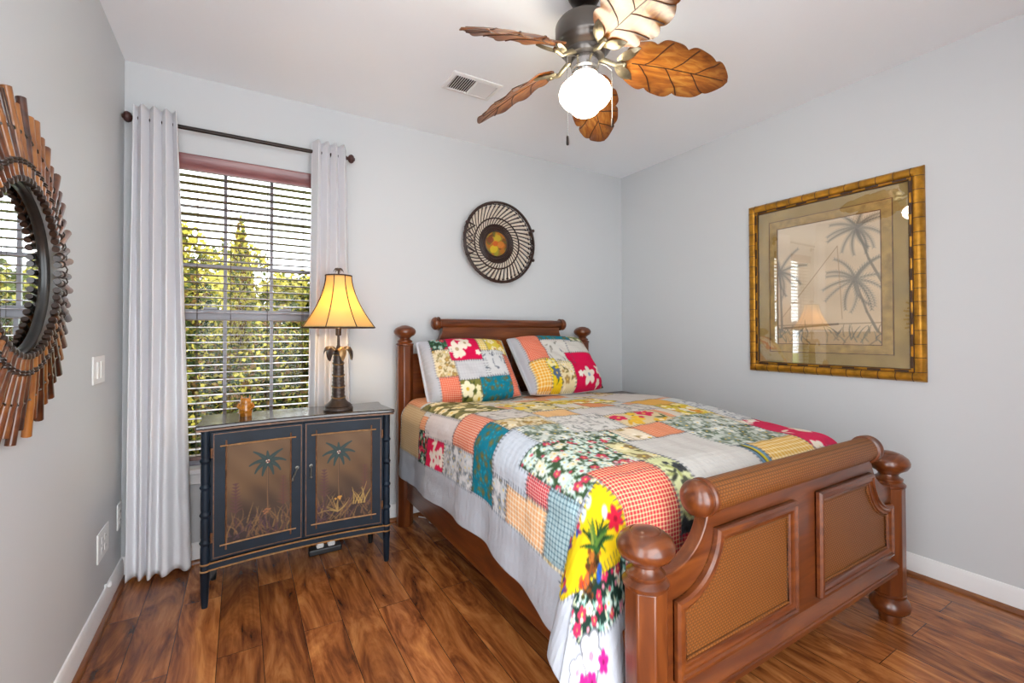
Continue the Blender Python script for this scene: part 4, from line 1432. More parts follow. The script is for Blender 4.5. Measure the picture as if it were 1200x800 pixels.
# ------------------------------------------------------------------ pillows
def pillow(label, tl, tr, br, bl, patches, seed, thick=0.075):
    W, H = 0.66, 0.44
    st = 0.0045
    R_ = Ras(0, W, 0, H, st, '#b6b8bf')
    for (s0, s1, t0, t1, fn) in patches:
        fn(R_, s0 * W, s1 * W, (1 - t1) * H, (1 - t0) * H)
    for i, (s0, s1, t0, t1, fn) in enumerate(patches):
        stitches(R_, s0 * W, s1 * W, (1 - t1) * H, (1 - t0) * H, seed + i, '#5a5d66', .017, .012)
    u = (R_.X / W)[None, :]; v = (R_.Y / H)[:, None]
    tl, tr, br, bl = [np.array(q, float) for q in (tl, tr, br, bl)]
    B = (bl * 1)[None, None] * ((1 - u) * (1 - v))[..., None] + br * (u * (1 - v))[..., None] + tr * (u * v)[..., None] + tl * ((1 - u) * v)[..., None]
    nrm = np.cross(br - bl, tl - bl); nrm /= np.linalg.norm(nrm)
    if nrm[1] > 0: nrm = -nrm
    # flange: flat border, then plump body
    m = 0.055
    a = np.clip(np.minimum(u, 1 - u) / m - 0.45, 0, None) * m; b_ = np.clip(np.minimum(v, 1 - v) / (m * W / H) - 0.10, 0, None) * m
    pu = np.sqrt(np.clip(1 - (1 - np.minimum(a * 5.0, 1)) ** 2, 0, 1)); pv = np.sqrt(np.clip(1 - (1 - np.minimum(b_ * 5.5, 1)) ** 2, 0, 1))
    d = pu * pv
    wr = 0.004 * np.sin(u * 31 + 3 * v) * np.sin(v * 23 + seed) + 0.003 * np.sin(u * 9 + v * 12)
    sag = 1.05 - 0.25 * v
    # pull the outline in a little between the corners
    edge = (np.sin(PI * u) ** 0.7 * (v - 0.5) * 0.022)
    out = (tl - bl) / np.linalg.norm(tl - bl)
    F = B + nrm * (thick * d * sag + wr * d + 0.006)[..., None] + out * edge[..., None] * 2
    G = B - nrm * (thick * 0.75 * d + 0.006)[..., None] + out * edge[..., None] * 2
    # one closed skin: front sheet and back sheet joined round the rim
    root = empty('pillow', tuple((bl + br) / 2), label, 'pillow', 'patchwork pillows against the headboard')
    uv = np.stack([R_.X[None, :] + 0 * R_.Y[:, None], 0 * R_.X[None, :] + R_.Y[:, None]], -1)
    kw = dict(cols={'Col': R_.img, 'Lin': R_.lin}, attrs={'Per': R_.per}, uv=uv)
    grid_obj('sham_front', F, M['quilt'], root, **kw)
    bk_ = {'Col': np.full_like(R_.img, 0.78), 'Lin': np.full_like(R_.img, 0.78)}
    grid_obj('sham_back', G, M['quilt'], root, cols=bk_, attrs={'Per': R_.per}, uv=uv, flip=True)
    loop = []
    ny, nx = F.shape[:2]
    idx = [(0, i) for i in range(nx)] + [(j, nx - 1) for j in range(1, ny)] + [(ny - 1, i) for i in range(nx - 2, -1, -1)] + [(j, 0) for j in range(ny - 2, 0, -1)]
    band = np.stack([np.array([F[q] for q in idx]), np.array([G[q] for q in idx])], 0)
    shp = band.shape[:2]
    grid_obj('flange_edge', band, M['quilt'], root, cols={'Col': np.full((*shp, 3), 0.77), 'Lin': np.full((*shp, 3), 0.77)}, attrs={'Per': np.ones(shp)}, uv=np.zeros((*shp, 2)), wrap=True)
    return root


def chk(*a): return lambda R_, x0, x1, y0, y1: R_.rect(x0, x1, y0, y1, *a)


ORC = ('#d9583a', '#eab096', .010)
pl1 = [
    (.12, .30, .0, .24, flor('#29402c', ['#b03048', '#cfd0c4', '#8fb0a8'], ['#6f9a8f', '#345a3a'], .030, 1.4, 51)),
    (.12, .33, .24, .66, flor(*CREAMFL, 52)),
    (.30, .64, .0, .42, flor('#d3124a', ['#eadfc9', '#efe4d2'], ['#d3124a', '#e4d4bd'], .085, .9, 53, '#b9a07a', .36)),
    (.64, .73, .0, .28, chk('#e3c66a', '#efe0b0', .018)),
    (.73, .985, .0, .34, flor(*YFL, 54)),
    (.33, .67, .42, .72, chk('#c9c9cb', '#c2c2c6', .02)),
    (.64, .90, .28, .68, toi('#cfd0d0', ['#6f7680', '#8d949c'], .5, 55)),
    (.13, .33, .66, 1.0, chk(*ORC)),
    (.88, .995, .34, 1.0, chk(*ORC)),
    (.33, .54, .72, 1.0, flor('#7b7b3c', ['#f0e6b8', '#f2e9c8'], ['#4f5a2a', '#3a4424'], .085, .9, 56, '#d8b63c')),
    (.54, .88, .70, 1.0, lambda R_, a, b, c, d: paisley(R_, a, b, c, d, 57)),
]
pl2 = [
    (.07, .29, .0, .55, chk(*ORC)),
    (.29, .71, .0, .19, lambda R_, a, b, c, d: paisley(R_, a, b, c, d, 61)),
    (.71, .90, .0, .21, flor('#7f8a5a', ['#e6e2cc', '#d8d4b8'], ['#4f5f3a', '#9aa070'], .04, 1.1, 62)),
    (.90, .99, .0, .42, chk('#dba07c', '#e6bfa0', .014)),
    (.29, .60, .19, .62, toi('#d0cdc6', ['#6f7680', '#8d8a80'], .6, 63)),
    (.60, .92, .21, .44, chk('#cfcbc2', '#c9c6be', .02)),
    (.52, .95, .44, 1.0, flor('#d3124a', ['#eadfd0', '#ece4da'], ['#d3124a', '#e4d4c4'], .095, .85, 64, '#8fa0b8', .36)),
    (.06, .22, .55, 1.0, chk('#e6a83c', '#f0dba0', .020)),
    (.22, .34, .55, 1.0, flor('#e6c81e', ['#5a6a8a', '#e8dca0'], ['#4f6a2a', '#e0b81e'], .05, .7, 65)),
    (.34, .53, .60, 1.0, flor('#e3d3a6', ['#efe3c4', '#a98a55'], ['#8a7a4a', '#5e5a3a'], .045, 1.0, 66)),
    (.93, .99, .42, 1.0, flor(*DARKFL, 67)),
]
pillow('patchwork pillow on the window side with pink flowered patch at top', (1.357, -.200, 1.085), (1.945, -.190, 1.090), (1.930, -.465, .772), (1.375, -.350, .745), pl1, 500, .10)
pillow('patchwork pillow on the far side with orange checked patch at top', (1.985, -.185, 1.100), (2.605, -.185, 1.090), (2.635, -.400, .762), (1.985, -.470, .772), pl2, 600, .10)

# ------------------------------------------------------------------ nightstand (mostly hidden behind the bed)
ns = empty('nightstand', (2.985, -0.18, 0), 'dark wood nightstand mostly hidden on the far side of the bed', 'nightstand')
MB().bb(2.79, 3.185, -0.335, -0.02, 0.635, 0.664).build('top', M['nightstand'], ns, smooth=0, bevel=0.004)
MB().bb(2.81, 3.165, -0.315, -0.03, 0.14, 0.635).build('body', M['nightstand'], ns, smooth=0, bevel=0.003)
d_ = MB().bb(2.83, 3.145, -0.325, -0.315, 0.46, 0.61).build('drawer', M['nightstand'], ns, smooth=0, bevel=0.003)
MB().lathe([(0.006, 0), (0.006, 0.012), (0.014, 0.018), (0.012, 0.026), (0.0005, 0.028)], (2.985, -0.325, 0.535), 14, 0, (0, -1, 0)).build('knob', M['pull'], d_)
for x in (2.825, 3.15):
    for y in (-0.30, -0.045):
        MB().lathe([(0.012, 0), (0.018, 0.14)], (x, y, 0), 12).build('leg', M['nightstand'], ns)

# ------------------------------------------------------------------ painted cabinet
CL, CR, CB, CFY = 0.340, 1.122, -0.205, -0.478
cab = empty('painted_cabinet', ((CL + CR) / 2, -0.34, 0), 'navy cabinet with palm trees painted on two doors in front of the window', 'cabinet')
CMX = (CL + CR) / 2
DEPTHC = 0.036                                  # how far the front bows inward


def front_y(x, off=0.0):
    t = (x - CMX) / ((CR - CL) / 2)
    return CFY + DEPTHC * (1 - t * t) + off


def cab_outline(exp, n=24):
    """plan outline with concave front and clipped front corners (ccw)"""
    x0, x1, yb = CL - exp, CR + exp, CB + min(exp, .01)
    pts = [(x1, yb), (x0, yb)]
    pts.append((x0 + 0.012, -0.30)); pts.append((x0, CFY - exp * 0.5 + 0.03)); pts.append((x0 - 0.002, CFY - exp))
    for i in range(n + 1):
        x = x0 + 0.03 + (x1 - x0 - 0.06) * i / n
        pts.append((x, front_y(x) - exp))
    pts += [(x1 + 0.002, CFY - exp), (x1, CFY - exp * 0.5 + 0.03), (x1 - 0.012, -0.30)]
    return pts


def slab(exp, z0, z1, name, mat, parent, bevel=0.0):
    return MB().prism(cab_outline(exp), lambda u, v, d: (u, v, d), z0, z1).build(name, mat, parent, smooth=30, bevel=bevel)


tp = slab(0.022, 0.742, 0.760, 'top', M['top_paint'], cab, 0.005)
MB().prism(cab_outline(0.0185), lambda u, v, d: (u, v, d), 0.7345, 0.742).build('top_edge', M['gilt_rub'], tp, smooth=30)
# body: closed box, front set back behind the doors
poly = [(CR - 0.012, CB), (CL + 0.012, CB)]
for i in range(25):
    x = CL + 0.016 + (CR - CL - 0.032) * i / 24
    poly.append((x, front_y(x) + 0.006))
MB().prism(poly, lambda u, v, d: (u, v, d), 0.165, 0.7345).build('body', M['navy'], cab, smooth=30)


def curved_strip(x0, x1, z0, z1, off0, off1, n=10, mi=0, mb_=None):
    """block following the bowed front between two depths (off negative = toward the viewer)"""
    mb_ = mb_ or MB()
    vs = []
    for off in (off0, off1):
        for z in (z0, z1):
            for i in range(n + 1):
                x = x0 + (x1 - x0) * i / n
                vs.append((x, front_y(x, off), z))
    k = n + 1
    fs = []
    for i in range(n):
        fs.append((i, i + 1, k + i + 1, k + i))
        fs.append((2 * k + i, 3 * k + i, 3 * k + i + 1, 2 * k + i + 1))
        fs.append((i, 2 * k + i, 2 * k + i + 1, i + 1))
        fs.append((k + i, k + i + 1, 3 * k + i + 1, 3 * k + i))
    fs.append((0, k, 3 * k, 2 * k)); fs.append((n, 2 * k + n, 3 * k + n, k + n))
    return mb_.add(vs, fs, mi)


# base moulding with two gilt lines
bm_ = curved_strip(CL + 0.02, CR - 0.02, 0.150, 0.182, 0.004, -0.012, 16).build('base_moulding', M['navy'], cab, smooth=30)
gl = MB()
for z in (0.152, 0.180):
    gl.tube([(CL + 0.02 + (CR - CL - 0.04) * i / 20, front_y(CL + 0.02 + (CR - CL - 0.04) * i / 20, -0.012), z) for i in range(21)], 0.0035, 6)
gl.build('gilt_bead', M['gold_line'], bm_)


def bamboo_post(x, y, front):
    p = MB()
    prof = []
    nodes = (0.27, 0.385, 0.50, 0.61) if front else ()
    zz = 0.150
    while zz <= 0.7345:
        r = 0.0165
        for q in nodes:
            r += 0.0045 * math.exp(-((zz - q) / 0.006) ** 2) - 0.0012 * math.exp(-((abs(zz - q) - 0.014) / 0.006) ** 2)
        prof.append((r, zz)); zz += 0.004
    leg = [(0.011, 0.0), (0.013, 0.02), (0.0175, 0.146), (0.0195, 0.150)]
    o = p.lathe(leg + prof, (x, y, 0), 20).build('bamboo_post' if front else 'leg', M['black'] if not front else M['navy'], cab, smooth=50)
    if front:
        g = MB()
        for z in (0.152, 0.180):
            g.lathe([(0.017, -0.004), (0.0205, 0), (0.017, 0.004)], (x, y, z), 20)
        g.build('gilt_ring', M['gold_line'], o)
        s_ = 1 if x < CMX else -1
        MB().add([(x + s_ * .012, y + .004, .150), (x + s_ * .052, y + .012, .150), (x + s_ * .012, y + .004, .098), (x + s_ * .012, y + .016, .150), (x + s_ * .052, y + .024, .150), (x + s_ * .012, y + .016, .098)],
                 [(0, 1, 2), (5, 4, 3), (0, 3, 4, 1), (1, 4, 5, 2), (2, 5, 3, 0)]).build('corner_block', M['black'], o, smooth=0)
    return o


for x in (CL + 0.012, CR - 0.012):
    bamboo_post(x, CFY, True)
    bamboo_post(x + (0.02 if x < CMX else -0.02), CB - 0.012 if False else -0.235, False)


def door(x0, x1, handle_x, hinge_x, label, seed, hang):
    z0, z1 = 0.190, 0.725
    d = curved_strip(x0, x1, z0, z1, 0.004, -0.010, 12).build('door', M['navy'], cab, smooth=30)
    d['label'] = label
    # fine gilt outline near the edge
    g = MB()
    for a, b_, c, e in ((x0 + .006, x1 - .006, z0 + .006, z0 + .009), (x0 + .006, x1 - .006, z1 - .009, z1 - .006)):
        curved_strip(a, b_, c, e, -0.0098, -0.0115, 10, 0, g)
    for xx in (x0 + .006, x1 - .009):
        curved_strip(xx, xx + .003, z0 + .006, z1 - .006, -0.0098, -0.0115, 2, 0, g)
    g.build('gilt_outline', M['gilt_rub'], d, smooth=0)
    # painted panel
    pa, pb, pc, pd = x0 + .052, x1 - .052, z0 + .055, z1 - .060
    R_ = Ras(0, pb - pa, 0, pd - pc, 0.0016, '#6b4a2a')
    W, H = pb - pa, pd - pc
    yy = np.linspace(0, 1, R_.ny)[:, None, None]
    xx = np.linspace(0, 1, R_.nx)[None, :, None]
    nz = 0.035 * np.sin(xx * 9 + yy * 7 + seed) * np.sin(yy * 13 + xx * 4)
    top, low = srgb('#614527'), srgb('#2f221d')
    k = np.clip((yy - 0.08) / 0.5 + nz * 3, 0, 1)
    R_.img[:] = low * (1 - k) + top * k + nz
    rn = random.Random(seed)
    tx, ty = W * (0.63 if hang < 0 else 0.40), H * 0.775
    # trunk
    R_.line([(tx + .002, H * .22), (tx - .001, H * .45), (tx, ty)], .010, .006, '#4a3322'); R_.line([(tx + .001, H * .22), (tx - .002, H * .45), (tx - .001, ty)], .003, .002, '#8c6a42', .7)
    # crown
    for a, L, bnd in ((0.35, .075, -1.0), (0.9, .075, -.5), (1.57, .045, .1), (2.2, .075, .5), (2.85, .075, 1.0), (-.35, .07, -.9), (-1.05, .065, -.4), (3.5, .07, .9), (4.2, .065, .4)):
        R_.frond(tx, ty, L, a, bnd, '#16302f', .024, 7, 1.0, 0)
        R_.frond(tx, ty, L * .8, a, bnd, '#2c4c44', .003, 6, .6)
    for q in range(7):
        a = q * 0.9
        R_.ell(tx + .006 * math.cos(a), ty + .006 * math.sin(a), .0028, .0028, 0, '#d9c9b4' if q % 2 else '#8a3a30')
    # undergrowth
    R_.ell(W * (.45 if hang < 0 else .7), 0, W * .36, H * .22, 0, '#33231f', .7)
    for q in range(80):
        bx_ = rn.uniform(0, W); by_ = rn.uniform(-.01, H * .18)
        R_.frond(bx_, by_, rn.uniform(.04, .09), rn.uniform(.7, 2.4), rn.uniform(-1.2, 1.2), rn.choice(['#54392a', '#6b4c30', '#4a3038', '#6d5032', '#7a5d38']), .008, 6, .7)
    for sx in (.14, .88):
        for q in range(9):
            z_ = H * (.30 + .035 * q)
            s_ = .030 - .0022 * q
            for sg in (-1, 1):
                R_.frond(W * sx, z_, s_, PI / 2 - sg * .95, -sg * .5, '#54332f' if sx < .5 else '#5a3628', .011, 5, .6)
        R_.line([(W * sx, H * .12), (W * sx, H * .6)], .004, .002, '#4a2c30', .8)
    if hang > 0:
        for q in range(8):
            R_.frond(W * .78 + rn.uniform(-.03, .03), H * .16, rn.uniform(.06, .11), PI / 2 + rn.uniform(-.7, .7), rn.uniform(-.6, .6), '#a8894c', .007, 6, .85)
            R_.frond(W * .38, H * .10, rn.uniform(.05, .09), PI / 2 + rn.uniform(-1.3, 1.3), rn.uniform(-.8, .8), '#9a7d48', .007, 6, .8)
    for q in range(9):
        R_.ell(tx + rn.uniform(-.018, .018), H * .25 + rn.uniform(-.012, .012), .005, .004, 0, '#c08a3c' if hang > 0 else '#8a5a3a')
    Xg, Zg = np.meshgrid(R_.X + pa, R_.Y + pc)
    t_ = (Xg - CMX) / ((CR - CL) / 2)
    Yg = CFY + DEPTHC * (1 - t_ * t_) - 0.0112
    pn = grid_obj('painted_panel', np.stack([Xg, Yg, Zg], -1), M['paint'], d, cols={'Col': R_.img})
    # crossing bamboo sticks round the panel
    ov = 0.022
    for zc in (pc, pd):
        MB().tube([(pa - ov + (pb - pa + 2 * ov) * i / 12, front_y(pa - ov + (pb - pa + 2 * ov) * i / 12, -0.014), zc) for i in range(13)],
                  [0.0034 * (1.25 if i in (3, 6, 9) else 1.0) for i in range(13)], 8).build('bamboo_trim', M['gold_line'], d)
    for xc in (pa, pb):
        MB().tube([(xc, front_y(xc, -0.0125), pc - ov + (pd - pc + 2 * ov) * i / 12) for i in range(13)],
                  [0.0030 * (1.25 if i in (3, 6, 9) else 1.0) for i in range(13)], 8).build('bamboo_trim', M['gilt_rub'], d)
    # drop pull
    hz = 0.50
    hb_ = MB().lathe([(0.0005, 0.006), (0.008, 0.005), (0.009, 0.0)][::-1], (handle_x, front_y(handle_x, -0.010), hz + .022), 12, 0, (0, -1, 0))
    hb_.sphere((handle_x, front_y(handle_x, -0.018), hz + .022), .0045, 8)
    tl_ = 0.018 if hang < 0 else 0.0
    hb_.tube([(handle_x, front_y(handle_x, -0.019), hz + .020), (handle_x - tl_ * .5, front_y(handle_x, -0.020), hz), (handle_x - tl_, front_y(handle_x, -0.019), hz - .026)], [.003, .0042, .005], 8)
    hb_.sphere((handle_x - tl_, front_y(handle_x, -0.019), hz - .030), .0062, 8)
    hb_.build('pull', M['pull'], d)
    h_ = MB()
    for z in (0.285, 0.64):
        h_.cyl((hinge_x, front_y(hinge_x, -0.010), z - .02), (hinge_x, front_y(hinge_x, -0.010), z + .02), .0045, n=10)
    h_.build('hinge', M['gilt_rub'], d)


door(0.374, 0.7285, 0.703, 0.374, 'door with a palm on brown ground, nearer the window curtain', 3, -1)
door(0.7335, 1.088, 0.762, 1.088, 'door with a palm and yellow grasses, nearer the bed', 9, 1)

# ------------------------------------------------------------------ table lamp
LX, LY, LZ = 0.897, -0.375, 0.760
lamp = empty('table_lamp', (LX, LY, LZ), 'palm trunk table lamp with lit cream bell shade on the cabinet', 'lamp')
base = [(0.068, 0.0), (0.071, 0.006), (0.069, 0.014), (0.062, 0.018), (0.064, 0.024), (0.057, 0.032), (0.044, 0.042), (0.037, 0.050), (0.034, 0.056), (0.031, 0.062)]
MB().lathe(base, (LX, LY, LZ), 32).build('base', M['resin'], lamp, smooth=50)
tr = []
z = 0.060
while z <= 0.292:
    t = (z - 0.06) / 0.232
    r = 0.0300 - 0.008 * t
    r += 0.0018 * abs(math.sin(t * PI * 13))
    tr.append((r, z)); z += 0.003
trk = MB().lathe(tr, (LX, LY, LZ), 24).build('trunk', M['resin'], lamp, smooth=60)
for t0 in (0.03, 0.26, 0.50, 0.75, 0.95):
    rr_ = 0.0318 - 0.008 * t0
    pts = []
    for i in range(20):
        a = 2 * PI * i / 20
        pts.append((LX + rr_ * math.cos(a), LY + rr_ * math.sin(a), LZ + 0.06 + 0.232 * t0 + 0.006 * math.sin(a)))
    MB().tube(pts, 0.0036, 6, 0, True).build('gold_band', M['resin_gold'], trk)
for i in range(7):
    a = 2 * PI * i / 7 + 0.35
    d = Vector((math.cos(a), math.sin(a), 0))
    s = Vector((-math.sin(a), math.cos(a), 0))
    m_ = MB()
    n = 9
    rows = []
    for j in range(n + 1):
        t = j / n
        r = 0.012 + 0.058 * math.sin(t * 1.75) / math.sin(1.57) * 1.0
        zz = 0.300 + 0.030 * math.sin(t * 2.3) - 0.070 * t ** 2.4
        w = 0.021 * math.sin(PI * min(1, 0.12 + t * 0.86)) ** 0.7
        rows.append((r, zz, w))
    vs = []
    for r, zz, w in rows:
        c = Vector((LX, LY, LZ + zz)) + d * r
        vs += [c - s * w - Vector((0, 0, w * .55)), c + Vector((0, 0, .004)), c + s * w - Vector((0, 0, w * .55)),
               c - s * w - Vector((0, 0, w * .55 + .004)), c - Vector((0, 0, .004)), c + s * w - Vector((0, 0, w * .55 + .004))]
    fs = []
    for j in range(n):
        o_ = j * 6; q = o_ + 6
        fs += [(o_, o_ + 1, q + 1, q), (o_ + 1, o_ + 2, q + 2, q + 1), (o_ + 3, q + 3, q + 4, o_ + 4), (o_ + 4, q + 4, q + 5, o_ + 5), (o_, q, q + 3, o_ + 3), (o_ + 2, o_ + 5, q + 5, q + 2)]
    fs += [(0, 3, 4, 1), (1, 4, 5, 2), (n * 6, n * 6 + 1, n * 6 + 4, n * 6 + 3), (n * 6 + 1, n * 6 + 2, n * 6 + 5, n * 6 + 4)]
    m_.add(vs, fs)
    m_.build('palm_leaf', M['resin_gold'] if i in (0, 5) else M['resin'], trk, smooth=50)
MB().lathe([(0.014, 0.285), (0.012, 0.31), (0.007, 0.325), (0.006, 0.37), (0.014, 0.375), (0.014, 0.41), (0.008, 0.415)], (LX, LY, LZ), 16).build('socket', M['resin'], lamp)
# harp
hp = MB()
hp.tube([(LX - 0.045 * math.sin(PI * t), LY, LZ + 0.40 + 0.275 * t) for t in [i / 14 for i in range(15)]], 0.0018, 6)
hp.tube([(LX + 0.045 * math.sin(PI * t), LY, LZ + 0.40 + 0.275 * t) for t in [i / 14 for i in range(15)]], 0.0018, 6)
hp.build('harp', M['resin_gold'], lamp)
# shade: eight-sided bell
SZ0, SZ1 = 1.172, 1.432
NSD = 8


def shade_r(t):
    return 0.180 - (0.180 - 0.0635) * (1 - (1 - t) ** 1.75)


def shade_pt(a, t, off=0.0):
    # octagon with slightly rounded panels
    k = (a % (2 * PI / NSD)) - PI / NSD
    f = math.cos(PI / NSD) / math.cos(k) * 0.6 + 0.4
    r = shade_r(t) * f + off
    return (LX + r * math.cos(a + 0.30), LY + r * math.sin(a + 0.30), SZ0 + (SZ1 - SZ0) * t)


na, nt_ = 96, 22
Pm = np.array([[shade_pt(2 * PI * i / na, j / nt_) for i in range(na)] for j in range(nt_ + 1)])
sh = grid_obj('lamp_shade', Pm, M['shade'], lamp, wrap=True)
sh.modifiers.new('thickness', 'SOLIDIFY').thickness = 0.0012
mb = MB()
for k in range(NSD):
    a = 2 * PI * k / NSD
    mb.tube([shade_pt(a, j / 16, 0.0012) for j in range(17)], 0.0022, 6)
for t in (0.0, 1.0):
    mb.tube([shade_pt(2 * PI * i / 64, t, 0.0008) for i in range(64)], 0.0030, 6, 0, True)
mb.build('piping', M['shade_trim'], sh)
# finial: tiny palm
mb = MB().lathe([(0.008, 0.0), (0.005, 0.006), (0.004, 0.020), (0.007, 0.024), (0.0005, 0.028)], (LX, LY, SZ1 + 0.002), 12)
for i in range(6):
    a = 2 * PI * i / 6
    mb.tube([(LX + 0.024 * t * math.cos(a), LY + 0.024 * t * math.sin(a), SZ1 + 0.026 + 0.014 * math.sin(2.6 * t) - 0.014 * t * t) for t in [j / 6 for j in range(7)]], [0.003, .004, .0045, .004, .003, .002, .001], 6)
for k in range(3):
    a = 2 * PI * k / 3
    mb.tube([(LX, LY, SZ1 - 0.004), (LX + 0.060 * math.cos(a), LY + 0.060 * math.sin(a), SZ1 - 0.004)], 0.0014, 6)
mb.build('finial', M['resin'], lamp)
ld = bpy.data.lights.new('lamp_bulb', 'POINT')
ld.energy = LAMP_WATTS; ld.color = (1.0, 0.74, 0.42); ld.shadow_soft_size = 0.028
lo = bpy.data.objects.new('lamp_bulb', ld); COL.objects.link(lo); lo.location = (0, 0, 0.50); lo.parent = lamp

# ------------------------------------------------------------------ amber figurine
FGX, FGY, FGZ = 0.498, -0.318, 0.760
fg = empty('figurine', (FGX, FGY, FGZ), 'small amber glazed figurine with two pointed ears on the cabinet', 'figurine')
MB().lathe([(0.025, 0), (0.0265, 0.006), (0.025, 0.012), (0.028, 0.020), (0.0295, 0.032), (0.027, 0.040), (0.029, 0.046), (0.027, 0.056), (0.0225, 0.062), (0.0235, 0.068), (0.021, 0.076), (0.014, 0.082), (0.0005, 0.084)],
           (FGX, FGY, FGZ), 28).build('body', M['amber'], fg, smooth=60)
for s_ in (-1, 1):
    MB().tube([(FGX + s_ * 0.013, FGY, FGZ + 0.070), (FGX + s_ * 0.017, FGY - 0.002, FGZ + 0.084), (FGX + s_ * 0.016, FGY - 0.002, FGZ + 0.098)], [0.009, 0.006, 0.001], 10).build('ear', M['amber'], fg)
    MB().tube([(FGX + s_ * 0.026, FGY, FGZ + 0.058), (FGX + s_ * 0.031, FGY - 0.010, FGZ + 0.044), (FGX + s_ * 0.012, FGY - 0.027, FGZ + 0.030)], [0.005, 0.006, 0.004], 8).build('arm', M['amber'], fg)
MB().tube([(FGX + 0.030 * math.cos(a), FGY + 0.030 * math.sin(a), FGZ + 0.028 + 0.012 * math.sin(a + 1)) for a in [i * 2 * PI / 24 for i in range(24)]], 0.003, 6, 0, True).build('band', M['amber'], fg)

# ------------------------------------------------------------------ power strip and cord on the floor
ps = empty('power_strip', (0.83, -0.22, 0), 'black power strip with two white plugs on the floor behind the cabinet', 'power strip')
MB().bb(0.78, 0.94, -0.245, -0.190, 0.0, 0.030).build('housing', M['black_plastic'], ps, smooth=0, bevel=0.006)
for x in (0.835, 0.89):
    MB().bb(x - 0.018, x + 0.018, -0.238, -0.198, 0.029, 0.055).build('plug', M['plate'], ps, smooth=0, bevel=0.008)
ca = bpy.data.objects
pts = []
for i in range(40):
    t = i / 39
    pts.append((1.43 + 0.10 * t + 0.035 * math.sin(7 * t), -0.045 - 0.20 * math.sin(PI * t) * (0.6 + .4 * math.sin(5 * t) ** 2), 0.0035))
pts[-1] = (1.62, -0.05, 0.0035)
tag(MB().tube(pts, 0.0035, 8).build('cord', M['plate'], None, smooth=60, loc=(1.47, -0.1, 0)), 'white cord looped on the floor under the head of the bed', 'cord')

# ------------------------------------------------------------------ framed picture
PX = ROOM_W
PYC, PZC, PW, PH = -1.538, 1.4155, 0.845, 1.010
pic = empty('framed_picture', (PX, PYC, PZC), 'large gilt bamboo framed palm tree picture on the wall', 'picture')


def on_right(u, v, h):
    return (PX - h, PYC - u, PZC + v)          # u to the viewer's right


def loop(hw, hh): return [(-hw, -hh), (hw, -hh), (hw, hh), (-hw, hh)]


OUT = [(0.0, 0.0), (0.0, 0.012), (0.006, 0.024), (0.016, 0.032), (0.028, 0.033), (0.038, 0.027), (0.043, 0.016), (0.043, 0.0)]
INN = [(0.043, 0.0), (0.043, 0.018), (0.047, 0.022), (0.053, 0.022), (0.057, 0.016), (0.057, 0.0)]
fr = MB().sweep(loop(PW / 2, PH / 2), OUT, on_right).build('frame', M['goldframe'], pic, smooth=50)
li = MB().sweep(loop(PW / 2, PH / 2), INN, on_right).build('inner_lip', M['goldframe'], fr, smooth=50)
mb = MB()
for k in range(12):
    u = -PW / 2 + 0.045 + (PW - 0.09) * k / 11
    for sgn in (-1, 1):
        mb.tube([on_right(u + 0.002 * math.sin(k * 2.1), sgn * (PH / 2 - o_), h + 0.0006) for o_, h in OUT[1:-1]], 0.0016, 5)
for k in range(15):
    v = -PH / 2 + 0.045 + (PH - 0.09) * k / 14
    for sgn in (-1, 1):
        mb.tube([on_right(sgn * (PW / 2 - o_), v + 0.002 * math.sin(k * 1.7), h + 0.0006) for o_, h in OUT[1:-1]], 0.0016, 5)
mb.build('bamboo_joints', M['goldjoint'], fr)
mb = MB()
mb.sweep(loop(PW / 2, PH / 2), [(0.042, 0.010), (0.042, 0.020), (0.0445, 0.020), (0.0445, 0.010)], on_right)
mb.sweep(loop(PW / 2, PH / 2), [(0.0565, 0.004), (0.0565, 0.0175), (0.0590, 0.0175), (0.0590, 0.004)], on_right)
for k in range(7):
    u = -PW / 2 + 0.09 + (PW - 0.18) * k / 6
    for sgn in (-1, 1):
        a = sorted((sgn * (PH / 2 - 0.045), sgn * (PH / 2 - 0.054)))
        mb.box(on_right(u, sum(a) / 2, 0.0215), (0.003, 0.055, 0.0085))
for k in range(9):
    v = -PH / 2 + 0.09 + (PH - 0.18) * k / 8
    for sgn in (-1, 1):
        mb.box(on_right(sgn * (PW / 2 - 0.0495), v, 0.0215), (0.003, 0.0085, 0.055))
mb.build('lip_inlay', M['goldjoint'], li, smooth=0)
MB().box(on_right(0, 0, 0.004), (0.004, PW - 0.10, PH - 0.10)).build('mat', M['mat_board'], pic, smooth=0)
BWh, BHh = 0.300, 0.385
bd = MB().sweep(loop(BWh, BHh), [(0.0, 0.0055), (0.0, 0.008), (0.050, 0.008), (0.050, 0.0055)], on_right).build('mat_band', M['mat_band'], pic, smooth=0)
mb = MB()
mb.sweep(loop(BWh + 0.001, BHh + 0.001), [(0, 0.006), (0, 0.0088), (0.004, 0.0088), (0.004, 0.006)], on_right)
mb.sweep(loop(BWh - 0.046, BHh - 0.046), [(0, 0.006), (0, 0.0088), (0.004, 0.0088), (0.004, 0.006)], on_right)
mb.build('band_line', M['gilt_rub'], bd, smooth=0)
AW, AH = 2 * (BWh - 0.05), 2 * (BHh - 0.05)
A = Ras(0, AW, 0, AH, 0.0024, '#e6d2b6')
ya = np.linspace(0, 1, A.ny)[:, None, None]; xa_ = np.linspace(0, 1, A.nx)[None, :, None]
A.img[:] = srgb('#e4c9a8') * (1 - ya * .5) + srgb('#efdcc6') * ya * .5 + 0.02 * np.sin(ya * 21 + xa_ * 5)
A.lin[:] = A.img
rp_ = random.Random(21)
A.line([(0, AH * .155), (AW, AH * .165)], .006, .006, '#8a6c50', .5)
A.rect(0, AW, 0, AH * .10, '#c7a67c')


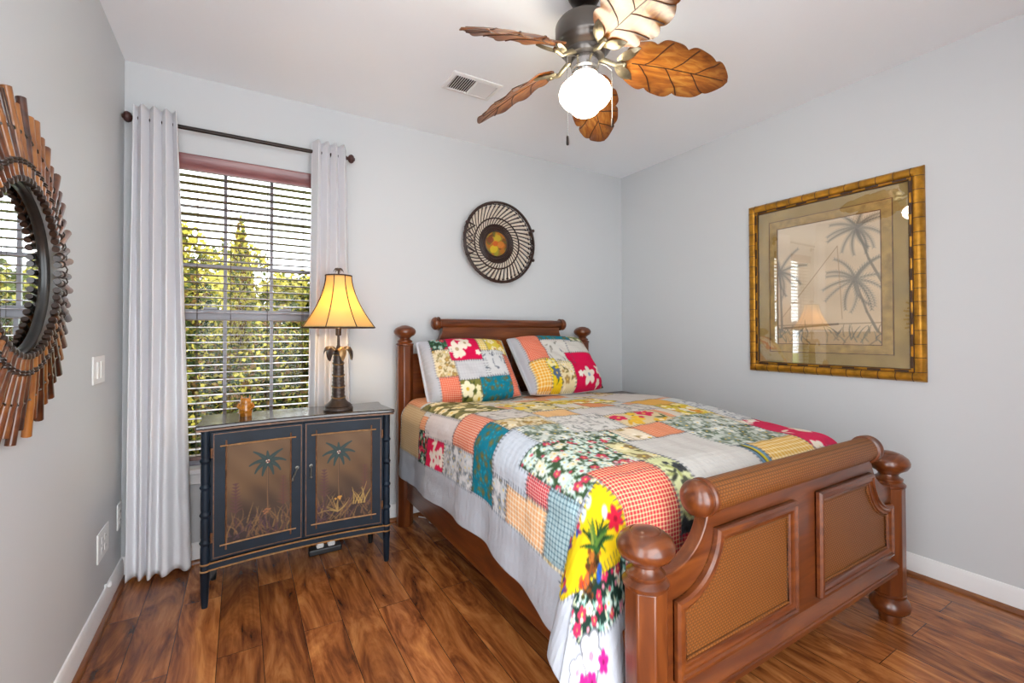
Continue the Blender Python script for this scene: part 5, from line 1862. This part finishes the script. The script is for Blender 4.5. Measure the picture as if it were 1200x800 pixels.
def palm(x, y, s, trunk, cols, n=12):
    A.line(trunk + [(x, y)], .013, .008, '#8d7f70', .85)
    for k in range(n):
        a = 2 * PI * k / n + rp_.uniform(-.15, .15)
        A.frond(x, y, s * rp_.uniform(.8, 1.1), a, (-1 if math.cos(a) > 0 else 1) * rp_.uniform(.5, 1.1), rp_.choice(cols), .013, 12, .45, .022)


GREYS = ['#8b8276', '#9a9083', '#7d766d']
palm(AW * .80, AH * .90, .14, [(AW * 1.02, AH * .45), (AW * .90, AH * .65)], GREYS, 13)
palm(AW * .78, AH * .50, .16, [(AW * .97, AH * .10), (AW * .88, AH * .25)], GREYS, 14)
palm(AW * .02, AH * .62, .16, [(AW * .04, AH * .1), (AW * .03, AH * .4)], GREYS, 12)
A.line([(AW * .02, AH * .20), (AW * .62, AH * .78)], .004, .004, '#b08a66', .7); A.line([(AW * .62, AH * .78), (AW * .66, AH * .2)], .004, .004, '#b08a66', .6)
A.line([(AW * .06, AH * .13), (AW * .62, AH * .16)], .012, .010, '#7a624a', .8)
for k in range(60):
    bx_ = rp_.choice((rp_.uniform(0, AW * .35), rp_.uniform(AW * .5, AW)))
    A.frond(bx_, rp_.uniform(0, AH * .10), rp_.uniform(.03, .085), rp_.uniform(.6, 2.5), rp_.uniform(-1, 1), rp_.choice(['#7f7a6a', '#9a8a6f', '#6f6a5f', '#8f7a60']), .007, 6, .75)
Ug, Vg = np.meshgrid(A.X - AW / 2, A.Y - AH / 2)
ar = grid_obj('art_print', np.stack([np.full_like(Ug, PX - 0.0065), PYC - Ug, PZC + Vg], -1), M['art'], pic, cols={'Col': A.img})
MB().box(on_right(0, 0, 0.0125), (0.002, PW - 0.116, PH - 0.116)).build('glass', M['pglass'], pic, smooth=0)

# ------------------------------------------------------------------ ceiling vent
vt = empty('ceiling_vent', (1.512, -0.635, ROOM_H), 'white ceiling air vent with two banks of louvres', 'vent')
vx0, vx1, vy0, vy1 = 1.375, 1.650, -0.725, -0.550
VZ = ROOM_H
MB().sweep([(vx0, vy0), (vx1, vy0), (vx1, vy1), (vx0, vy1)], [(0, 0), (0, 0.004), (0.006, 0.008), (0.020, 0.009), (0.022, 0.0)], lambda u, v, h: (u, v, VZ - h)).build('frame', M['vent'], vt, smooth=30)
MB().bb(vx0 + 0.018, vx1 - 0.018, vy0 + 0.018, vy1 - 0.018, VZ - 0.0015, VZ - 0.0005).build('backing', M['vent_dark'], vt, smooth=0)
MB().bb(1.509, 1.517, vy0 + 0.018, vy1 - 0.018, VZ - 0.0085, VZ - 0.002).build('divider', M['vent'], vt, smooth=0)
for bank, sx in ((0, -1), (1, 1)):
    for i in range(10):
        x = (vx0 + 0.027 + i * 0.0121) if bank == 0 else (1.524 + i * 0.0121)
        rot = Matrix.Rotation(math.radians(35 * sx), 3, 'Y')
        MB().box((x, (vy0 + vy1) / 2, VZ - 0.0052), (0.0095, vy1 - vy0 - 0.036, 0.0008), 0, rot).build('louvre', M['vent'], vt, smooth=0)

# ------------------------------------------------------------------ ceiling fan
CFX, CFY_ = 1.592, -1.452
fan = empty('ceiling_fan', (CFX, CFY_, ROOM_H), 'ceiling fan with five carved leaf blades and a glowing globe', 'ceiling fan')
c3 = lambda z: (CFX, CFY_, z)
MB().lathe([(0.062, 0.0), (0.066, -0.006), (0.064, -0.020), (0.050, -0.045), (0.030, -0.056), (0.020, -0.058)][::-1], c3(ROOM_H), 36).build('canopy', M['bronze'], fan, smooth=50)
MB().lathe([(0.014, 2.300), (0.014, 2.390)], (CFX, CFY_, 0), 20).build('downrod', M['bronze'], fan)
MB().lathe([(0.038, 2.312), (0.042, 2.318), (0.040, 2.336), (0.026, 2.346), (0.018, 2.350)], (CFX, CFY_, 0), 28).build('coupling', M['bronze'], fan, smooth=50)
MB().lathe([(0.055, 2.178), (0.072, 2.180), (0.078, 2.190), (0.079, 2.200), (0.086, 2.206), (0.094, 2.212), (0.101, 2.222), (0.103, 2.228), (0.107, 2.231), (0.111, 2.240), (0.112, 2.296), (0.109, 2.304), (0.104, 2.306), (0.103, 2.312), (0.090, 2.320), (0.040, 2.324)],
           (CFX, CFY_, 0), 56).build('motor_housing', M['fan_metal'], fan, smooth=35)
lk = MB().lathe([(0.040, 2.116), (0.047, 2.118), (0.049, 2.126), (0.046, 2.132), (0.052, 2.138), (0.053, 2.150), (0.053, 2.168), (0.050, 2.180), (0.040, 2.182)], (CFX, CFY_, 0), 40).build('light_fitter', M['fan_chrome'], fan, smooth=40)
MB().lathe([(0.0005, 1.966), (0.022, 1.967), (0.042, 1.973), (0.051, 1.982), (0.056, 1.992), (0.064, 1.998), (0.084, 2.012), (0.096, 2.030), (0.098, 2.048), (0.092, 2.068), (0.077, 2.085), (0.060, 2.096), (0.050, 2.104), (0.046, 2.112), (0.044, 2.122)],
           (CFX, CFY_, 0), 48).build('globe', M['globe'], fan, smooth=60)
for ang, zb, L in ((math.radians(199), 1.812, 0.122), (math.radians(-32), 1.918, 0.102)):
    x = CFX + L * math.cos(ang); y = CFY_ + L * math.sin(ang)
    mb = MB().tube([(CFX + 0.05 * math.cos(ang), CFY_ + 0.05 * math.sin(ang), 2.165), (CFX + 0.08 * math.cos(ang), CFY_ + 0.08 * math.sin(ang), 2.155), (x, y, 2.135), (x, y, zb + 0.034)], 0.0012, 6)
    zc = 2.13
    while zc > zb + 0.036:
        mb.sphere((x, y, zc), 0.0019, 4); zc -= 0.008
    ch = mb.build('pull_chain', M['chain'], fan)
    MB().lathe([(0.0015, 0.036), (0.0045, 0.032), (0.005, 0.008), (0.0045, 0.002), (0.0005, 0.0)][::-1], (x, y, zb), 12).build('fob', M['bronze'], ch)


def leaf_half(t):
    """half width of the carved leaf along its length 0..1, with scalloped edge"""
    w = 0.106 * (math.sin(PI * min(1.0, 0.10 + 0.80 * t ** 0.80)) ** 0.72)
    if t > 0.86: w *= math.sqrt(max(0.0, 1 - ((t - 0.86) / 0.14) ** 2)) * 0.85 + 0.15 * (1 - (t - 0.86) / 0.14)
    if t < 0.05: w *= 0.55 + 9 * t
    ph = (t * 3.6) % 1.0
    return w * (1 - 0.17 * (1 - abs(math.sin(PI * ph))) ** 2)


def blade_xyz(t, s, r0=0.140, r1=0.532):
    """leaf surface in blade space: x outward, y across, z up"""
    w = leaf_half(t)
    x = r0 + (r1 - r0) * t
    y = s * w
    z = -0.040 * t - 0.055 * t * t - 0.014 * (s * s) * math.sin(PI * t) + 0.004 * math.sin(t * 3.6 * 2 * PI) * abs(s) ** 1.5
    return x, y, z


PITCH = math.radians(25)
for k in range(5):
    az = math.radians(188.4 - 72 * k)
    rot = Matrix.Rotation(az, 4, 'Z')
    pit = Matrix.Rotation(-PITCH, 4, 'X')
    base_m = Matrix.Translation((CFX, CFY_, 2.175)) @ rot @ pit
    n1, n2 = 70, 22
    vs = []; fs = []
    for side in (0, 1):
        for i in range(n1 + 1):
            for j in range(n2 + 1):
                t = i / n1; s = -1 + 2 * j / n2
                x, y, z = blade_xyz(t, s)
                th = 0.0045 * (1 - 0.6 * abs(s) ** 3)
                vs.append((x, y, z + (th if side else -th)))
    kk = (n1 + 1) * (n2 + 1)
    for i in range(n1):
        for j in range(n2):
            a = i * (n2 + 1) + j
            fs.append((a, a + n2 + 1, a + n2 + 2, a + 1))
            fs.append((kk + a, kk + a + 1, kk + a + n2 + 2, kk + a + n2 + 1))
    for i in range(n1):
        for j in (0, n2):
            a = i * (n2 + 1) + j
            fs.append((a, kk + a, kk + a + n2 + 1, a + n2 + 1))
    for j in range(n2):
        for i in (0, n1):
            a = i * (n2 + 1) + j
            fs.append((a, a + 1, kk + a + 1, kk + a))
    b_ = MB().add(vs, fs)
    # the blade is an object with its own turn so that the grain runs along it
    me_o = b_.build('blade', M['blade'], None, smooth=50)
    me_o.matrix_world = base_m
    me_o.parent = fan
    me_o.matrix_parent_inverse = Matrix.Translation((-CFX, -CFY_, -ROOM_H))
    # carved veins, underside and top
    v_ = MB()
    for sg in (-1, 1):
        v_.tube([(*blade_xyz(t, 0.0)[:2], blade_xyz(t, 0)[2] + sg * 0.0048) for t in [0.10 + 0.86 * i / 16 for i in range(17)]], 0.0019, 5)
        for t0, s1 in ((0.16, 1), (0.22, -1), (0.42, 1), (0.48, -1), (0.66, 1), (0.70, -1)):
            pts = []
            for q in range(9):
                u = q / 8
                t = t0 + 0.20 * u ** 0.8 * (1 - 0.25 * t0); s = s1 * 0.96 * u
                x, y, z = blade_xyz(min(t, .99), s)
                th = 0.0045 * (1 - 0.6 * abs(s) ** 3)
                pts.append((x, y, z + sg * (th + 0.0004)))
            v_.tube(pts, [0.0017 + 0.0013 * q / 8 for q in range(9)], 5)
    vo = v_.build('vein', M['vein'], None, smooth=60)
    vo.parent = me_o
    # bracket: arm from the motor, two metal leaves clasping the blade root
    br_ = MB()
    br_.tube([(0.060, 0, 0.012), (0.090, 0, -0.004), (0.115, 0, -0.020), (0.150, 0, -0.016)], [0.010, 0.009, 0.009, 0.008], 10)
    for sg in (-1, 1):
        n = 8
        lv = []
        for q in range(n + 1):
            u = q / n
            w = 0.020 * math.sin(PI * (0.08 + 0.90 * u)) ** 0.8
            cx_ = 0.120 + 0.075 * u; cy_ = sg * (0.012 + 0.050 * u)
            dirn = Vector((0.075, sg * 0.050, 0)).normalized(); nn = Vector((-dirn.y, dirn.x, 0))
            c = Vector((cx_, cy_, -0.013 - 0.004 * math.sin(PI * u)))
            lv += [c - nn * w + Vector((0, 0, .003)), c - Vector((0, 0, .005)), c + nn * w + Vector((0, 0, .003)), c + Vector((0, 0, .003))]
        lf = []
        for q in range(n):
            a = q * 4
            for r_ in range(4):
                lf.append((a + r_, a + (r_ + 1) % 4, a + 4 + (r_ + 1) % 4, a + 4 + r_))
        lf += [(0, 1, 2, 3), (n * 4 + 3, n * 4 + 2, n * 4 + 1, n * 4)]
        br_.add(lv, lf)
    br_.sphere((0.150, 0, -0.017), 0.010, 8)
    bo = br_.build('blade_bracket', M['fan_leaf'], None, smooth=50)
    bo.parent = me_o

# ------------------------------------------------------------------ garden outside the window
GZ = -0.35
mb = MB().bb(-30, 30, 0.16, 45, GZ - 0.1, GZ)
tag(mb.build('ground', M['lawn'], smooth=0), 'grass outside the window', 'lawn', kind='structure')


def leafy(name, label, loc, h, rx, n, leaf, mats, style, seed, group='garden plants outside the window', cat='shrub', trunk=True, bottom=0.05):
    rn = random.Random(seed)
    root = empty(name, loc, label, cat, group)
    vs = []; fs = []; ms = []
    base = Vector(loc)
    stems = MB()
    anchors = []
    if style == 'upright':
        nb = 16
        for b_ in range(nb):
            a = rn.uniform(0, 2 * PI); rr_ = rn.uniform(0.15, 1) * rx
            L = h * rn.uniform(0.55, 1.0) * (1 - 0.35 * rr_ / rx)
            p0 = base + Vector((rr_ * 0.25 * math.cos(a), rr_ * 0.25 * math.sin(a), 0))
            p1 = base + Vector((rr_ * math.cos(a), rr_ * math.sin(a), L))
            pts = [p0.lerp(p1, i / 6) + Vector((rn.uniform(-.02, .02), rn.uniform(-.02, .02), 0)) for i in range(7)]
            stems.tube(pts, [0.014 * (1 - 0.8 * i / 6) for i in range(7)], 5)
            anchors.append((p0, p1))
    elif style == 'tree':
        stems.tube([base, base + Vector((0.05, 0, h * .35)), base + Vector((0, 0.05, h * .6)), base + Vector((0, 0, h * .9))], [.10 * h / 4, .08 * h / 4, .05 * h / 4, .015], 8)
        for b_ in range(12):
            a = rn.uniform(0, 2 * PI)
            q = base + Vector((0, 0, h * rn.uniform(.35, .75)))
            stems.tube([q, q + Vector((rx * .45 * math.cos(a), rx * .45 * math.sin(a), h * .10)), q + Vector((rx * .85 * math.cos(a), rx * .85 * math.sin(a), h * .16))], [.03, .02, .006], 5)
    else:
        stems.tube([base, base + Vector((0, 0, h * .9))], [.03, .01], 6)
    if trunk: stems.build('stem', M['bark'], root)
    # clumps for crowns
    cl_ = [(Vector((rn.gauss(0, .5), rn.gauss(0, .5), rn.gauss(0, .45))), rn.uniform(.35, .6)) for _ in range(16)]
    for i in range(n):
        if style == 'upright':
            p0, p1 = rn.choice(anchors); t = rn.uniform(.12, 1.0) ** .8
            p = p0.lerp(p1, t) + Vector((rn.gauss(0, 1), rn.gauss(0, 1), rn.gauss(0, .6))) * (0.075 * (1.12 - t))
            d = ((p1 - p0).normalized() + Vector((rn.gauss(0, .5), rn.gauss(0, .5), rn.gauss(0, .35)))).normalized()
        elif style == 'cone':
            t = 1 - math.sqrt(rn.random()); a = rn.uniform(0, 2 * PI); R_ = rx * (1 - t) * math.sqrt(rn.uniform(.25, 1))
            p = base + Vector((R_ * math.cos(a), R_ * math.sin(a), h * (bottom + (1 - bottom) * t)))
            d = Vector((math.cos(a) * .6, math.sin(a) * .6, .9 + rn.gauss(0, .3))).normalized()
        else:
            c, r_ = rn.choice(cl_)
            q = Vector((rn.gauss(0, 1), rn.gauss(0, 1), rn.gauss(0, 1))).normalized() * r_ * rn.uniform(.5, 1) + c
            zc = h * (.66 if style == 'tree' else .5); hz = h * (.36 if style == 'tree' else .5)
            p = base + Vector((q.x * rx, q.y * rx, zc + q.z * hz))
            if p.z < base.z + .02: p.z = base.z + .02 + rn.random() * .2
            d = Vector((rn.gauss(0, 1), rn.gauss(0, 1), rn.gauss(0, 1))).normalized()
        s = d.orthogonal(); s.rotate(Matrix.Rotation(rn.uniform(0, 2 * PI), 3, d))
        L = leaf * rn.uniform(.7, 1.3); w = L * (.30 if style in ('upright', 'cone') else .42)
        b0 = len(vs)
        vs += [p, p + d * L * .5 + s * w, p + d * L, p + d * L * .5 - s * w]
        fs.append((b0, b0 + 1, b0 + 2, b0 + 3)); ms.append(min(len(mats) - 1, int(rn.random() ** 1.2 * len(mats))))
    me = bpy.data.meshes.new('foliage')
    me.from_pydata([tuple(v - base) for v in vs], [], fs)
    for m in mats: me.materials.append(m)
    me.polygons.foreach_set('material_index', ms)
    me.update()
    o = bpy.data.objects.new('foliage', me); COL.objects.link(o); o.parent = root
    o['kind'] = 'stuff'
    return root


LY_, LO, LB, LD = M['leaf_y'], M['leaf_o'], M['leaf_b'], M['leaf_d']
leafy('conifer', 'tall yellow green conifer in the middle of the window view', (0.47, 2.75, GZ), 2.72, 0.36, 9000, .050, [LY_, LO, LB, LY_], 'cone', 1, cat='tree')
leafy('shrub', 'olive shrub with long bare upright sprays right of the conifer', (0.98, 2.35, GZ), 2.15, 0.42, 5200, .045, [LO, LD, LB, LY_], 'upright', 2)
leafy('shrub', 'dense olive and brown shrub below the conifer', (0.28, 2.20, GZ), 1.42, 0.42, 11000, .038, [LD, LO, LB, LY_], 'bush', 3)
leafy('shrub', 'low olive shrub at the left edge of the window view', (-0.14, 2.75, GZ), 1.52, 0.42, 9000, .042, [LO, LD, LB, LY_], 'bush', 4)
leafy('shrub', 'brown twiggy shrub low in the lower right panes', (0.74, 1.95, GZ), 1.30, 0.36, 8500, .036, [LB, LD, LO, LY_], 'bush', 5)
leafy('shrub', 'small pointed yellow shrub left of the conifer', (0.16, 3.4, GZ), 2.05, 0.26, 2600, .060, [LY_, LO], 'cone', 6)
leafy('tree', 'broad yellow green tree far off in the left panes', (-1.2, 9.5, GZ), 3.9, 1.5, 8000, .12, [LY_, LY_, LO], 'tree', 7, cat='tree')
leafy('tree', 'pale yellow tree far off behind the conifer', (1.35, 12.0, GZ), 3.6, 1.6, 7000, .13, [LY_, LO, LY_], 'tree', 8, cat='tree')
leafy('tree', 'far green tree behind the shrubs on the right', (3.3, 11.0, GZ), 3.2, 1.3, 5000, .13, [LO, LY_], 'tree', 9, cat='tree')
leafy('hedge', 'far hedge line along the end of the grass', (0.4, 15.0, GZ), 1.9, 5.5, 9000, .22, [LO, LD, LB], 'bush', 10, cat='hedge', trunk=False)
